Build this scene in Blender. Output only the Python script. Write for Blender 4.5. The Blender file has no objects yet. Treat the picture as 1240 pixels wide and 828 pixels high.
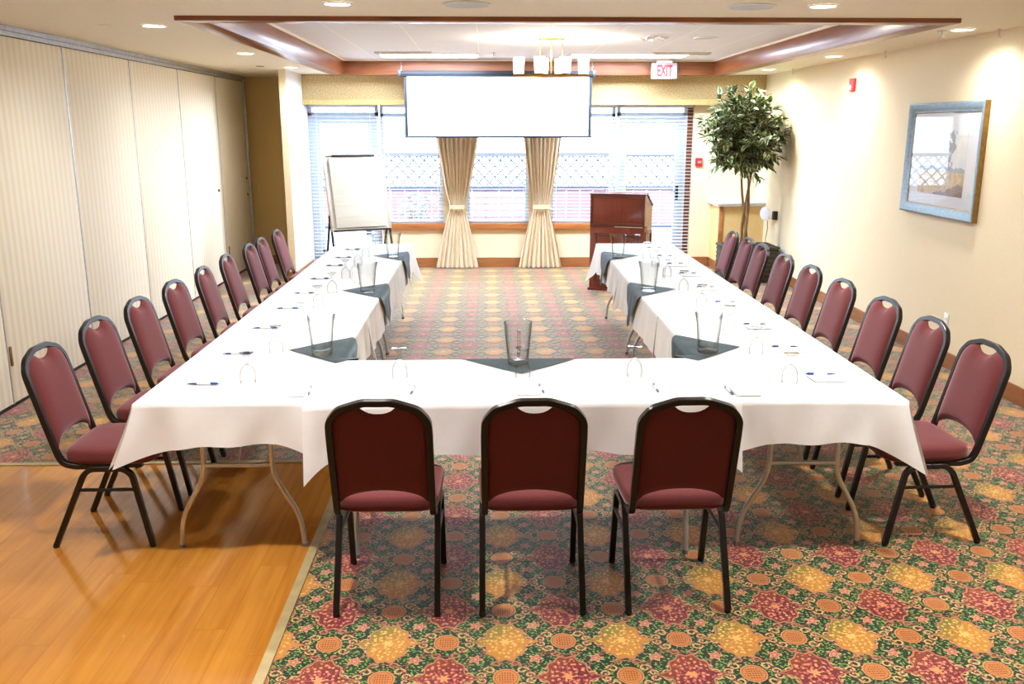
import bpy, bmesh, math, random
from mathutils import Vector, Matrix
random.seed(7)
PI = math.pi
SC = bpy.context.scene
COL = SC.collection

# ------------------------------------------------------------------ helpers
def lin(c):
    return tuple(((v / 255 / 12.92) if v / 255 <= .04045 else ((v / 255 + .055) / 1.055) ** 2.4) for v in c) + (1,)

class MB:
    """collects shapes in one mesh"""
    def __init__(s): s.v = []; s.f = []; s.m = []
    def add(s, vs, fs, mi=0):
        b = len(s.v); s.v += [tuple(v) for v in vs]
        s.f += [tuple(b + i for i in f) for f in fs]; s.m += [mi] * len(fs)
        return s
    def box(s, x0, x1, y0, y1, z0, z1, mi=0, M=None):
        vs = [Vector((x, y, z)) for z in (z0, z1) for y in (y0, y1) for x in (x0, x1)]
        if M is not None: vs = [M @ v for v in vs]
        return s.add(vs, [(0, 2, 3, 1), (4, 5, 7, 6), (0, 1, 5, 4), (2, 6, 7, 3), (0, 4, 6, 2), (1, 3, 7, 5)], mi)
    def bbox(s, x0, x1, y0, y1, z0, z1, b=.004, mi=0, M=None):
        """box with chamfered edges"""
        b = min(b, (x1 - x0) * .45, (y1 - y0) * .45, (z1 - z0) * .45)
        bm = bmesh.new(); bmesh.ops.create_cube(bm, size=1)
        for v in bm.verts:
            v.co = Vector(((x0 + x1) / 2 + v.co.x * (x1 - x0), (y0 + y1) / 2 + v.co.y * (y1 - y0), (z0 + z1) / 2 + v.co.z * (z1 - z0)))
        bmesh.ops.bevel(bm, geom=bm.edges[:], offset=b, segments=2, affect='EDGES', profile=.5)
        bm.verts.index_update()
        vs = [v.co.copy() for v in bm.verts]
        if M is not None: vs = [M @ v for v in vs]
        s.add(vs, [[v.index for v in f.verts] for f in bm.faces], mi); bm.free()
        return s
    def tube(s, path, r, n=10, mi=0, sec=None, closed=False, caps=True, up=None):
        """sweep; r a number or a list; sec = list of (a,b) section points instead of a circle"""
        P = [Vector(p) for p in path]; N = len(P)
        if sec is None: sec_ = [(math.cos(2 * PI * i / n), math.sin(2 * PI * i / n)) for i in range(n)]
        else: sec_ = sec; n = len(sec)
        T = []
        for i in range(N):
            a = P[(i - 1) % N] if (i > 0 or closed) else P[i]
            b = P[(i + 1) % N] if (i < N - 1 or closed) else P[i]
            T.append((b - a).normalized())
        u = Vector(up) if up else (Vector((0, 0, 1)) if abs(T[0].z) < .9 else Vector((1, 0, 0)))
        vs = []
        for i in range(N):
            u = (u - T[i] * u.dot(T[i])).normalized(); w = T[i].cross(u)
            rr = r[i] if isinstance(r, (list, tuple)) else r
            for a, b in sec_: vs.append(P[i] + (w * a + u * b) * rr)
        fs = []
        for i in range(N if closed else N - 1):
            k = (i + 1) % N
            for j in range(n): fs.append((i * n + j, i * n + (j + 1) % n, k * n + (j + 1) % n, k * n + j))
        if caps and not closed:
            fs.append(tuple(range(n - 1, -1, -1))); fs.append(tuple((N - 1) * n + j for j in range(n)))
        return s.add(vs, fs, mi)
    def lathe(s, prof, n=24, c=(0, 0, 0), mi=0, M=None, warp=None):
        vs = []; fs = []
        for r, z in prof:
            for j in range(n):
                a = 2 * PI * j / n; v = Vector((r * math.cos(a), r * math.sin(a), z))
                if warp: v = warp(v, a, r, z)
                if M is not None: v = M @ v
                vs.append(v + Vector(c))
        for i in range(len(prof) - 1):
            for j in range(n): fs.append((i * n + j, i * n + (j + 1) % n, (i + 1) * n + (j + 1) % n, (i + 1) * n + j))
        if prof[0][0] < .012 and prof[0][0] > 0: fs.append(tuple(range(n - 1, -1, -1)))
        return s.add(vs, fs, mi)
    def grid(s, nx, ny, fn, mi=0, flip=False):
        vs = [fn(i / nx, j / ny) for j in range(ny + 1) for i in range(nx + 1)]
        fs = []
        for j in range(ny):
            for i in range(nx):
                a = j * (nx + 1) + i; q = (a, a + 1, a + nx + 2, a + nx + 1)
                fs.append(q[::-1] if flip else q)
        return s.add(vs, fs, mi)
    def build(s, name, mats, parent=None, smooth=True, ang=40, weld=False):
        me = bpy.data.meshes.new(name); me.from_pydata(s.v, [], s.f)
        if not isinstance(mats, (list, tuple)): mats = [mats]
        for m in mats: me.materials.append(m)
        for p, mi in zip(me.polygons, s.m): p.material_index = mi; p.use_smooth = smooth
        bm = bmesh.new(); bm.from_mesh(me)
        if weld: bmesh.ops.remove_doubles(bm, verts=bm.verts[:], dist=1e-5)
        bmesh.ops.recalc_face_normals(bm, faces=bm.faces[:])
        bm.to_mesh(me); bm.free()
        if smooth: me.set_sharp_from_angle(angle=math.radians(ang))
        me.update()
        o = bpy.data.objects.new(name, me); COL.objects.link(o)
        if parent is not None: o.parent = parent
        return o

def smooth_path(pts, k=6, rad=.04):
    """round the corners of a polyline"""
    P = [Vector(p) for p in pts]; out = [P[0]]
    for i in range(1, len(P) - 1):
        a, b, c = P[i - 1], P[i], P[i + 1]
        d = min(rad, (a - b).length * .49, (c - b).length * .49)
        p0 = b + (a - b).normalized() * d; p1 = b + (c - b).normalized() * d
        for j in range(k + 1):
            t = j / k; out.append(p0 * (1 - t) ** 2 + b * 2 * t * (1 - t) + p1 * t * t)
    out.append(P[-1]); return out

def empty(name, loc=(0, 0, 0), rz=0):
    o = bpy.data.objects.new(name, None); o.empty_display_size = .1
    COL.objects.link(o); o.location = loc; o.rotation_euler = (0, 0, rz); return o
def tag(o, label=None, cat=None, group=None, kind=None):
    if label: o['label'] = label
    if cat: o['category'] = cat
    if group: o['group'] = group
    if kind: o['kind'] = kind
    return o
def thing(name, label, cat, loc=(0, 0, 0), rz=0, group=None): return tag(empty(name, loc, rz), label, cat, group)
def struct(o): o['kind'] = 'structure'; return o
def kids(o): return [c for c in bpy.data.objects if c.parent == o]
def dup(root, loc, rz, label, group=None):
    r = root.copy(); COL.objects.link(r); r.location = loc; r.rotation_euler = (0, 0, rz); r['label'] = label
    if group: r['group'] = group
    for ch in KIDS[root.name]:
        c = ch.copy(); COL.objects.link(c); c.parent = r
        for g in KIDS.get(ch.name, []):
            d = g.copy(); COL.objects.link(d); d.parent = c
    return r
KIDS = {}
def remember(root):
    KIDS[root.name] = kids(root)
    for c in KIDS[root.name]: KIDS[c.name] = kids(c)
ORD = ['nearest', 'second', 'third', 'fourth', 'fifth', 'sixth', 'seventh', 'eighth', 'farthest']

# ------------------------------------------------------------------ material nodes
class E:
    """expression on shader sockets"""
    def __init__(s, nt, k): s.nt = nt; s.k = k
    def _op(s, op, *a, clamp=False):
        n = s.nt.nodes.new('ShaderNodeMath'); n.operation = op; n.use_clamp = clamp
        for i, x in enumerate((s,) + a):
            if isinstance(x, E): s.nt.links.new(x.k, n.inputs[i])
            else: n.inputs[i].default_value = x
        return E(s.nt, n.outputs[0])
    def __add__(s, o): return s._op('ADD', o)
    __radd__ = __add__
    def __sub__(s, o): return s._op('SUBTRACT', o)
    def __rsub__(s, o): return (s * -1.0) + o
    def __mul__(s, o): return s._op('MULTIPLY', o)
    __rmul__ = __mul__
    def __truediv__(s, o): return s._op('DIVIDE', o)
    def abs(s): return s._op('ABSOLUTE')
    def sin(s): return s._op('SINE')
    def cos(s): return s._op('COSINE')
    def pw(s, p): return s._op('POWER', p)
    def sqrt(s): return s._op('SQRT')
    def rnd(s): return s._op('ROUND')
    def fract(s): return s._op('FRACT')
    def floor(s): return s._op('FLOOR')
    def mn(s, o): return s._op('MINIMUM', o)
    def mx(s, o): return s._op('MAXIMUM', o)
    def lt(s, o): return s._op('LESS_THAN', o)
    def gt(s, o): return s._op('GREATER_THAN', o)
    def atan2(s, o): return s._op('ARCTAN2', o)
    def clamp(s): return s._op('ADD', 0.0, clamp=True)

def mixc(nt, fac, a, b, mode='MIX'):
    n = nt.nodes.new('ShaderNodeMix'); n.data_type = 'RGBA'; n.blend_type = mode
    for i, x in ((0, fac), (6, a), (7, b)):
        if isinstance(x, E): nt.links.new(x.k, n.inputs[i])
        elif isinstance(x, bpy.types.NodeSocket): nt.links.new(x, n.inputs[i])
        else: n.inputs[i].default_value = x
    return n.outputs[2]

def new_mat(name, col=(200, 200, 200), rough=.5, metal=0, spec=.5, **kw):
    m = bpy.data.materials.new(name); m.use_nodes = True
    nt = m.node_tree; b = nt.nodes['Principled BSDF']
    b.inputs['Base Color'].default_value = lin(col); b.inputs['Roughness'].default_value = rough
    b.inputs['Metallic'].default_value = metal; b.inputs['Specular IOR Level'].default_value = spec
    for k, v in kw.items():
        b.inputs[k.replace('_', ' ')].default_value = v
    return m, nt, b
def coords(nt, which='Object'):
    t = nt.nodes.new('ShaderNodeTexCoord'); return t.outputs[which]
def worldpos(nt):
    g = nt.nodes.new('ShaderNodeNewGeometry'); sx = nt.nodes.new('ShaderNodeSeparateXYZ')
    nt.links.new(g.outputs['Position'], sx.inputs[0])
    return [E(nt, sx.outputs[i]) for i in range(3)], g.outputs['Position']
def vec(nt, x, y, z=0.0):
    c = nt.nodes.new('ShaderNodeCombineXYZ')
    for i, q in enumerate((x, y, z)):
        if isinstance(q, E): nt.links.new(q.k, c.inputs[i])
        else: c.inputs[i].default_value = q
    return c.outputs[0]
def noise(nt, v, scale, detail=3, rough=.5, out=0):
    n = nt.nodes.new('ShaderNodeTexNoise'); n.inputs['Scale'].default_value = scale
    n.inputs['Detail'].default_value = detail; n.inputs['Roughness'].default_value = rough
    nt.links.new(v, n.inputs['Vector']); return E(nt, n.outputs[out])
def voronoi(nt, v, scale, rnd=1.0, out='Distance', dims='2D'):
    n = nt.nodes.new('ShaderNodeTexVoronoi'); n.voronoi_dimensions = dims; n.inputs['Scale'].default_value = scale
    n.inputs['Randomness'].default_value = rnd; nt.links.new(v, n.inputs['Vector']); return n.outputs[out]
def bump(nt, b, h, strength=.3, dist=.01):
    n = nt.nodes.new('ShaderNodeBump'); n.inputs['Strength'].default_value = strength; n.inputs['Distance'].default_value = dist
    nt.links.new(h.k if isinstance(h, E) else h, n.inputs['Height']); nt.links.new(n.outputs[0], b.inputs['Normal'])
def ramp2(nt, fac, a, b, lo=.3, hi=.7):
    f = ((fac - lo) / (hi - lo)).clamp(); return mixc(nt, f, lin(a), lin(b))

def noisy(name, c1, c2, scale, rough=.6, bmp=0, stretch=None, detail=4, lo=.3, hi=.7, **kw):
    m, nt, b = new_mat(name, c1, rough, **kw)
    v = coords(nt)
    if stretch:
        mp = nt.nodes.new('ShaderNodeMapping'); mp.inputs['Scale'].default_value = stretch
        nt.links.new(v, mp.inputs[0]); v = mp.outputs[0]
    n = noise(nt, v, scale, detail)
    nt.links.new(ramp2(nt, n, c1, c2, lo, hi), b.inputs['Base Color'])
    if bmp: bump(nt, b, n, bmp, .004)
    return m

M = {}
def wood(name, c1, c2, axis, rough=.3, coat=.3):
    st = [14, 14, 14]; st[axis] = 1.2
    m = noisy(name, c1, c2, 2.2, rough, .08, tuple(st), 6, .25, .75)
    m.node_tree.nodes['Principled BSDF'].inputs['Coat Weight'].default_value = coat
    m.node_tree.nodes['Principled BSDF'].inputs['Coat Roughness'].default_value = .15
    return m

def build_carpet():
    m, nt, b = new_mat('patterned carpet', rough=.72, spec=.28)
    (x, y, z), pos = worldpos(nt)
    P, Q = .4465, .460
    X = x + .385; Y = y - 3.067
    u = X / P; v = Y / Q
    def lat(du, dv):
        a = u - du; c = v - dv
        return (a - a.rnd()) * P, (c - c.rnd()) * Q
    wob = (noise(nt, pos, 40, 2) - .5) * .10
    def medal(px, py):
        ex = px / .083; ey = py / .128
        th = ey.atan2(ex)
        r = (ex * ex + ey * ey).sqrt()
        body = r * (1.0 - .055 * (th * 10.0).cos())
        tips = (px.abs() / .142).pw(.8) + (py.abs() / .088).pw(.8)
        return body.mn(tips), th, r
    # ground: dark green with leaves
    col = mixc(nt, noise(nt, pos, 9, 2), lin((16, 48, 18)), lin((8, 30, 10)))
    for k, (ang, sc, thr, cc) in enumerate(((.8, 30, .175, (136, 172, 56)), (-.7, 27, .16, (92, 146, 58)), (.1, 34, .13, (186, 200, 92)))):
        ca, sa = math.cos(ang), math.sin(ang)
        vv = vec(nt, (x * ca - y * sa) * .95 + k * 3.3, (x * sa + y * ca) * 2.1)
        d = E(nt, voronoi(nt, vv, sc, .9))
        col = mixc(nt, d.lt(thr), col, lin(cc))
    pink = lin((190, 118, 82)); pale = lin((214, 160, 108)); rose = lin((150, 78, 62))
    # florets at the quarter points, with curls and vines around them
    fx = ((u * 2.0).fract() - .5) * (P / 2); fy = ((v * 2.0).fract() - .5) * (Q / 2)
    ax, ay = fx.abs(), fy.abs()
    fr = (fx * fx + fy * fy).sqrt()
    vine = (fy - ((fx * (2 * PI / (P / 2))).sin() * .035)).abs().lt(.0026)
    vine2 = (fx - ((fy * (2 * PI / (Q / 2))).sin() * .03)).abs().lt(.0026)
    col = mixc(nt, vine, col, rose); col = mixc(nt, vine2, col, rose)
    for (cx, cy, rr, w) in ((.052, .070, .015, .0036), (.078, .032, .012, .0034), (.026, .100, .011, .0034)):
        dx = ax - cx; dy = ay - cy
        d = (dx * dx + dy * dy).sqrt()
        th = dy.atan2(dx)
        sp = (d - rr + th * .0022).abs().lt(w)
        col = mixc(nt, sp, col, pale if cx < .07 else pink)
    fth = fy.atan2(fx)
    fl = fr * (1.0 - .28 * (fth * 5.0).cos())
    col = mixc(nt, fl.lt(.021), col, pale)
    col = mixc(nt, fl.lt(.016), col, lin((190, 104, 96)))
    col = mixc(nt, fr.lt(.006), col, pale)
    # circles
    for (du, dv) in ((.5, 0), (0, .5)):
        px, py = lat(du, dv)
        r = (px * px + (py * .92) * (py * .92)).sqrt()
        arc = (r - .084).abs().lt(.0018)
        col = mixc(nt, arc, col, rose)
        col = mixc(nt, r.lt(.049), col, lin((206, 134, 84)))
        col = mixc(nt, r.lt(.043), col, lin((120, 52, 40)))
        col = mixc(nt, r.lt(.0405), col, lin((196, 126, 44)))
        h = ((px * 330.0 + py * 240.0).sin() * (px * 330.0 - py * 240.0).sin())
        lines = h.gt(.22) * r.lt(.033)
        col = mixc(nt, lines, col, lin((132, 44, 46)))
    # medallions
    spk = E(nt, voronoi(nt, vec(nt, x, y), 42, .85))
    spk2 = E(nt, voronoi(nt, vec(nt, x * 1.6 + 5.0, y), 32, .9))
    for (du, dv, base, alt, sc1, sc2) in ((0, 0, (196, 132, 38), (128, 122, 36), (230, 186, 96), (212, 156, 62)), (.5, .5, (112, 28, 36), (132, 54, 28), (222, 150, 92), (196, 88, 84))):
        px, py = lat(du, dv)
        mm, th, r = medal(px, py)
        mm = mm + wob * .25
        col = mixc(nt, mm.lt(1.0), col, pink)
        inn = mm.lt(.93)
        g = ((px * -1.0 + py * 1.2) / .12 + (noise(nt, pos, 30, 2) - .5) * 1.4).clamp()
        ic = mixc(nt, g, lin(base), lin(alt))
        ic = mixc(nt, (spk2.lt(.20)) * mm.lt(.85), ic, lin(sc2))
        ic = mixc(nt, (spk.lt(.24)) * mm.lt(.86), ic, lin(sc1))
        rr = (px * px + py * py).sqrt()
        t2 = py.atan2(px)
        ray = (t2 * 4.0).sin().abs().lt(.22) * rr.lt(.055) * rr.gt(.016)
        ic = mixc(nt, ray, ic, lin(sc2))
        ros = (rr * (1.0 - .3 * (t2 * 6.0).cos())).lt(.017)
        ic = mixc(nt, ros, ic, lin(sc1))
        col = mixc(nt, inn, col, ic)
    fib = noise(nt, pos, 420, 2)
    col = mixc(nt, .6, col, mixc(nt, fib, (.2, .2, .2, 1), (1.35, 1.35, 1.35, 1)), 'MULTIPLY')
    nt.links.new(col, b.inputs['Base Color'])
    bump(nt, b, fib, .5, .004)
    b.inputs['Sheen Weight'].default_value = 1.0; b.inputs['Sheen Roughness'].default_value = .3
    b.inputs['Sheen Tint'].default_value = (.95, .95, 1, 1)
    return m

def build_hardwood():
    m, nt, b = new_mat('honey plank floor', rough=.13, spec=.5)
    (x, y, z), pos = worldpos(nt)
    W = .128
    row = (x / W).floor()
    off = (row * 12.9898).sin() * 43.7; off = off.fract()
    L = 1.1
    py = y / L + off
    plank = py.floor()
    h = ((row * 7.31 + plank * 3.17).sin() * 917.3).fract()
    v = vec(nt, x * 16.0 + h * 9.0, y * .9 + h * 5.0)
    n = noise(nt, v, 1.6, 5, .6)
    c = ramp2(nt, n, (150, 90, 24), (186, 126, 44), .25, .75)
    c = mixc(nt, h * .35, c, lin((200, 142, 58)))
    ex = ((x / W).fract() - .5).abs(); ey = (py.fract() - .5).abs()
    seam = ex.gt(.488).mx(ey.gt(.4985))
    c = mixc(nt, seam * .35, c, lin((120, 70, 24)))
    nt.links.new(c, b.inputs['Base Color'])
    rn = noise(nt, pos, 2.5, 3) * .10 + .07
    nt.links.new(rn.k, b.inputs['Roughness'])
    bump(nt, b, 1.0 - seam, .12, .002)
    return m

def glass_mat(name, tint=(.96, .98, .97), edge=.45, refl=.9, ior=1.45):
    """thin-walled clear glass: see-through facing, grey and shiny at the rims"""
    m = bpy.data.materials.new(name); m.use_nodes = True; nt = m.node_tree
    nt.nodes.remove(nt.nodes['Principled BSDF']); out = nt.nodes['Material Output']
    lw = nt.nodes.new('ShaderNodeLayerWeight'); lw.inputs['Blend'].default_value = .5
    fa = E(nt, lw.outputs['Facing']); f = fa.pw(2.3)
    tr = nt.nodes.new('ShaderNodeBsdfTransparent')
    nt.links.new(mixc(nt, f, tint + (1,), (tint[0] * edge, tint[1] * edge, tint[2] * edge, 1)), tr.inputs[0])
    gl = nt.nodes.new('ShaderNodeBsdfGlossy'); gl.inputs['Roughness'].default_value = .02
    f0 = ((ior - 1) / (ior + 1)) ** 2
    fr = fa.pw(5.0) * (1 - f0) + f0
    mx = nt.nodes.new('ShaderNodeMixShader')
    nt.links.new((fr * refl).k, mx.inputs[0]); nt.links.new(tr.outputs[0], mx.inputs[1]); nt.links.new(gl.outputs[0], mx.inputs[2])
    nt.links.new(mx.outputs[0], out.inputs[0])
    return m
def emis(name, col, strength):
    m, nt, b = new_mat(name, col, .5)
    b.inputs['Emission Color'].default_value = lin(col); b.inputs['Emission Strength'].default_value = strength
    return m

M['carpet'] = build_carpet(); M['hardwood'] = build_hardwood()
M['wallpaper'] = noisy('cream wallpaper', (235, 220, 186), (229, 213, 176), 60, .7, .05, (1, 1, 3))
M['wall_gold'] = noisy('gold shaded wallpaper', (226, 196, 134), (216, 184, 120), 60, .7, .05)
M['ceiling'] = noisy('cream ceiling paint', (243, 236, 218), (238, 230, 210), 40, .75, .03)
M['white'] = noisy('white paint', (236, 238, 240), (232, 232, 234), 30, .5)
M['beam'] = wood('varnished red brown timber', (104, 54, 26), (150, 86, 44), 0, .3, .25)
M['beam_side'] = wood('varnished brown timber', (104, 54, 26), (150, 86, 44), 1, .3, .25)
M['sill'] = wood('orange brown wood', (150, 88, 42), (190, 122, 64), 0, .35)
M['base_x'] = wood('brown skirting wood', (128, 78, 40), (160, 102, 56), 0, .35)
M['base_y'] = wood('brown skirting wood long', (128, 78, 40), (160, 102, 56), 1, .35)
M['lectern'] = wood('cherry wood', (98, 36, 20), (128, 52, 28), 2, .3, .4)
M['lectern_d'] = wood('cherry wood edge', (80, 28, 16), (104, 40, 22), 0, .3, .4)
M['metal_dark'], _, _ = new_mat('dark brown powder coat', (30, 26, 25), .3, .3)
M['metal_black'], _, _ = new_mat('black metal', (26, 29, 36), .6, .0, .3)
M['steel'] = noisy('zinc tube', (206, 206, 204), (186, 186, 184), 12, .32, metal=.75)
M['alu'] = noisy('brushed aluminium', (200, 204, 208), (180, 184, 190), 20, .35, metal=.7)
M['brass'] = noisy('aged brass', (176, 134, 74), (150, 110, 56), 10, .3, metal=.9)
M['trimstrip'] = noisy('dull brass strip', (190, 172, 124), (166, 148, 104), 10, .4, metal=.3)
def fabric(name, c1, c2, sheen=.5, tint=(1, .7, .75, 1), sc=260):
    m = noisy(name, c1, c2, sc, .9, .25, None, 3, spec=.2)
    b = m.node_tree.nodes['Principled BSDF']
    b.inputs['Sheen Weight'].default_value = sheen; b.inputs['Sheen Roughness'].default_value = .4; b.inputs['Sheen Tint'].default_value = tint
    return m
M['maroon'] = fabric('burgundy weave', (106, 50, 49), (92, 41, 41), .42)
M['napkin'] = fabric('dark slate linen', (44, 58, 60), (36, 48, 52), .3, (.8, .9, 1, 1), 180)
M['curtain'] = fabric('beige curtain cloth', (226, 208, 178), (214, 196, 164), .3, (1, .95, .85, 1), 120)
M['valance'] = noisy('beige figured valance', (206, 182, 134), (180, 154, 106), 62, .85, .1, None, 5, .42, .58)
M['valance_band'] = noisy('straw valance band', (216, 194, 130), (200, 174, 108), 6, .85, .1, (30, 30, 1))
def cloth_mat():
    m, nt, b = new_mat('white table linen', (230, 229, 228), .85, spec=.2)
    v = coords(nt); n = noise(nt, v, 7, 4); n2 = noise(nt, v, 300, 2)
    nt.links.new(ramp2(nt, n, (237, 237, 237), (243, 242, 241)), b.inputs['Base Color'])
    bump(nt, b, n * 1.0 + n2 * .05, .35, .012)
    b.inputs['Sheen Weight'].default_value = .1
    tl = nt.nodes.new('ShaderNodeBsdfTranslucent'); tl.inputs[0].default_value = (.95, .92, .86, 1)
    mx = nt.nodes.new('ShaderNodeMixShader'); mx.inputs[0].default_value = .16
    out = nt.nodes['Material Output']
    nt.links.new(b.outputs[0], mx.inputs[1]); nt.links.new(tl.outputs[0], mx.inputs[2]); nt.links.new(mx.outputs[0], out.inputs[0])
    return m
M['linen'] = cloth_mat()
M['paper'] = noisy('white paper', (250, 250, 250), (244, 244, 246), 20, .7)
M['pad_paper'] = noisy('ivory flip chart paper', (196, 190, 174), (186, 179, 162), 3, .75, .15, (1, 1, 12))
M['ink'], _, _ = new_mat('blue ink plastic', (34, 62, 132), .3)
M['pen_white'], _, _ = new_mat('white pen barrel', (236, 238, 244), .3)
M['glass'] = glass_mat('clear pitcher glass', (.965, .975, .972), .25, .9)
M['goblet'] = glass_mat('clear goblet glass', (.93, .945, .945), .12, .9)
M['pane'] = glass_mat('window glass', (.97, .985, .985), .9, .6)
M['board'] = noisy('laminate board', (214, 206, 190), (200, 190, 172), 8, .5)
M['red'], _, _ = new_mat('red plastic', (206, 30, 34), .4)
M['trunk'] = noisy('pale bark', (150, 112, 70), (96, 66, 40), 8, .8, .5, (3, 3, .6))
M['lamp'] = emis('lit lamp lens', (255, 246, 226), 9)
M['troffer'] = emis('lit diffuser', (255, 252, 244), 5)
M['shade'] = emis('lit glass shade', (255, 240, 206), 2.6)
M['grey'], _, _ = new_mat('grey plastic', (120, 122, 124), .5)
M['speaker'] = noisy('pale grey grille', (206, 212, 216), (190, 196, 202), 200, .6)
M['black'], _, _ = new_mat('black plastic', (22, 22, 24), .4)
M['frame_win'] = noisy('grey window metal', (206, 216, 230), (192, 204, 220), 14, .5)
M['slat'] = noisy('white slat', (246, 246, 246), (240, 240, 242), 10, .5)
_nt = M['slat'].node_tree; _tl = _nt.nodes.new('ShaderNodeBsdfTranslucent'); _tl.inputs[0].default_value = (.95, .96, 1, 1); _mx = _nt.nodes.new('ShaderNodeMixShader'); _mx.inputs[0].default_value = .45
_nt.links.new(_nt.nodes['Principled BSDF'].outputs[0], _mx.inputs[1]); _nt.links.new(_tl.outputs[0], _mx.inputs[2]); _nt.links.new(_mx.outputs[0], _nt.nodes['Material Output'].inputs[0])
M['gold'] = noisy('antique gold', (160, 126, 60), (130, 100, 44), 30, .4, metal=.4)
M['silverblue'] = noisy('brushed blue grey frame', (138, 156, 166), (112, 130, 142), 50, .45, .1, (1, 1, 1), metal=.2)
M['wicker'] = noisy('dark wicker', (74, 64, 50), (34, 28, 22), 46, .8, .6)
M['soil'] = noisy('dark moss', (60, 56, 36), (40, 34, 22), 40, .95)
# ------------------------------------------------------------------ camera
cam = bpy.data.cameras.new('camera'); cam.sensor_width = 36; cam.lens = 1084 / 1240 * 36; cam.clip_start = .05; cam.clip_end = 200
co = bpy.data.objects.new('camera', cam); COL.objects.link(co)
co.location = (0, 0, 1.91); co.rotation_euler = (math.radians(90 - 13.4), 0, math.radians(-1.645))
SC.camera = co

XL, XR, YB, YF, H = -3.335, 3.775, 12.62, -2.6, 2.61
# ------------------------------------------------------------------ room shell
def plain(name, boxes, mat, parent=None, ang=30):
    mb = MB()
    for b in boxes: mb.box(*b)
    return mb.build(name, mat, parent, smooth=False)
struct(plain('floor', [(XL - .3, XR + .2, YF - .2, 13.6, -.12, 0)], M['carpet']))
struct(plain('floor_hardwood', [(XL - .02, -.835, YF, 4.97, .0005, .006)], M['hardwood']))
struct(plain('trim_1', [(-.835, -.795, YF, 5.01, .0005, .011), (XL - .02, -.835, 4.97, 5.01, .0005, .011)], M['trimstrip']))
TX0, TX1, TY0, TY1, TZ = -1.80, 2.955, 6.22, 12.0, 2.77       # inside of the ceiling tray
BX0, BX1, BY0, BY1 = -1.98, 3.11, 6.08, 12.17                 # outside of its timber frame
struct(plain('ceiling', [(XL - .3, BX0, YF, 13.6, H, H + .12), (BX1, XR + .2, YF, 13.6, H, H + .12), (BX0, BX1, YF, BY0, H, H + .12), (BX0, BX1, BY1, 13.6, H, H + .12)], M['ceiling']))
mt, nt, b = new_mat('ceiling tiles', (240, 240, 242), .8)
(x, y, z), pos = worldpos(nt)
g = (((x + .07) / .655).fract() - .5).abs().gt(.489).mx((((y - 6.2) / 1.22).fract() - .5).abs().gt(.4945))
c = mixc(nt, noise(nt, pos, 90, 2), lin((238, 241, 250)), lin((230, 233, 244)))
nt.links.new(mixc(nt, g, c, lin((252, 252, 252))), b.inputs['Base Color']); M['tiles'] = mt
struct(plain('ceiling_tray', [(TX0 - .1, TX1 + .1, TY0 - .1, TY1 + .1, TZ, TZ + .05)], M['tiles']))
def beam(name, bx, mat):
    o = struct(MB().bbox(*bx, b=.006).build(name, mat)); return o
beam('trim_2', (BX0, BX1, BY0, TY0, H - .03, TZ), M['beam'])
M['beam_far'] = wood('satin red brown timber', (112, 62, 34), (150, 90, 52), 0, .5, .0)
beam('trim_3', (BX0, BX1, TY1, BY1, H - .03, TZ), M['beam_far'])
beam('trim_4', (BX0, TX0, TY0, TY1, H - .03, TZ), M['beam_side'])
beam('trim_5', (TX1, BX1, TY0, TY1, H - .03, TZ), M['beam_side'])
mb = MB()
mb.box(TX0, TX1, TY1 - .02, TY1, TZ - .02, TZ); mb.box(TX0, TX0 + .02, TY0, TY1, TZ - .02, TZ); mb.box(TX1 - .02, TX1, TY0, TY1, TZ - .02, TZ)
struct(mb.build('trim_6', M['ceiling'], smooth=False))

struct(plain('wall_right', [(XR, XR + .15, YF, 13.6, 0, H)], M['wallpaper']))
struct(plain('wall_front', [(XL - .2, XR + .15, YF - .15, YF, 0, H)], M['wallpaper']))
struct(plain('baseboard_right', [(XR - .016, XR, YF, 12.14, 0, .13)], M['base_y']))
# left: folding partition of ribbed fabric panels
mt, nt, b = new_mat('ribbed cream panel fabric', (236, 226, 204), .8)
(x, y, z), pos = worldpos(nt)
s = ((y * (2 * PI / .0825)).sin() * .5 + .5)
c = mixc(nt, s, lin((238, 226, 198)), lin((247, 241, 226)))
c = mixc(nt, noise(nt, pos, 160, 2) * .2, c, lin((216, 200, 164)))
nt.links.new(c, b.inputs['Base Color']); bump(nt, b, s, .3, .006); M['panel'] = mt
WL = struct(plain('wall_left', [(XL - .2, XL - .06, YF, 13.05, 0, H)], M['wallpaper']))
SE = [6.14, 7.49, 8.85, 10.2, 11.58, 12.86]
edges = [YF, -1.96, -.61, .74, 2.09, 3.44, 4.79] + SE
for i in range(len(edges) - 1):
    p = MB().bbox(XL - .06, XL, edges[i] + .006, edges[i + 1] - .006, .025, 2.535, b=.004).build('partition_panel', M['panel'], WL)
mb = MB()
for e in edges[1:-1]: mb.box(XL - .05, XL + .003, e - .006, e + .006, .02, 2.54)
mb.build('panel_seam', M['alu'], WL, smooth=False)
mb = MB(); mb.box(XL - .06, XL + .012, YF, 13.0, 2.575, H); mb.box(XL - .06, XL + .006, YF, 12.9, 2.54, 2.572)
mb.build('ceiling_track', M['alu'], WL, smooth=False)
MB().box(XL - .06, XL + .002, YF, 12.9, .003, .022).build('floor_seal', M['black'], WL, smooth=False)
MB().bbox(XL - .04, XL + .03, 12.86, 12.9, 0, 2.57, b=.004).build('end_post', M['alu'], WL)
for (yy, zz) in ((11.40, 1.16), (12.76, 1.02), (12.76, 1.24)):
    M_ = Matrix.Translation((XL + .001, yy, zz)) @ Matrix.Rotation(PI / 2, 4, 'Y')
    MB().lathe([(.001, .012), (.014, .012), (.018, .006), (.018, 0)], 14, M=M_).build('lock', M['black'], WL)
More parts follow.
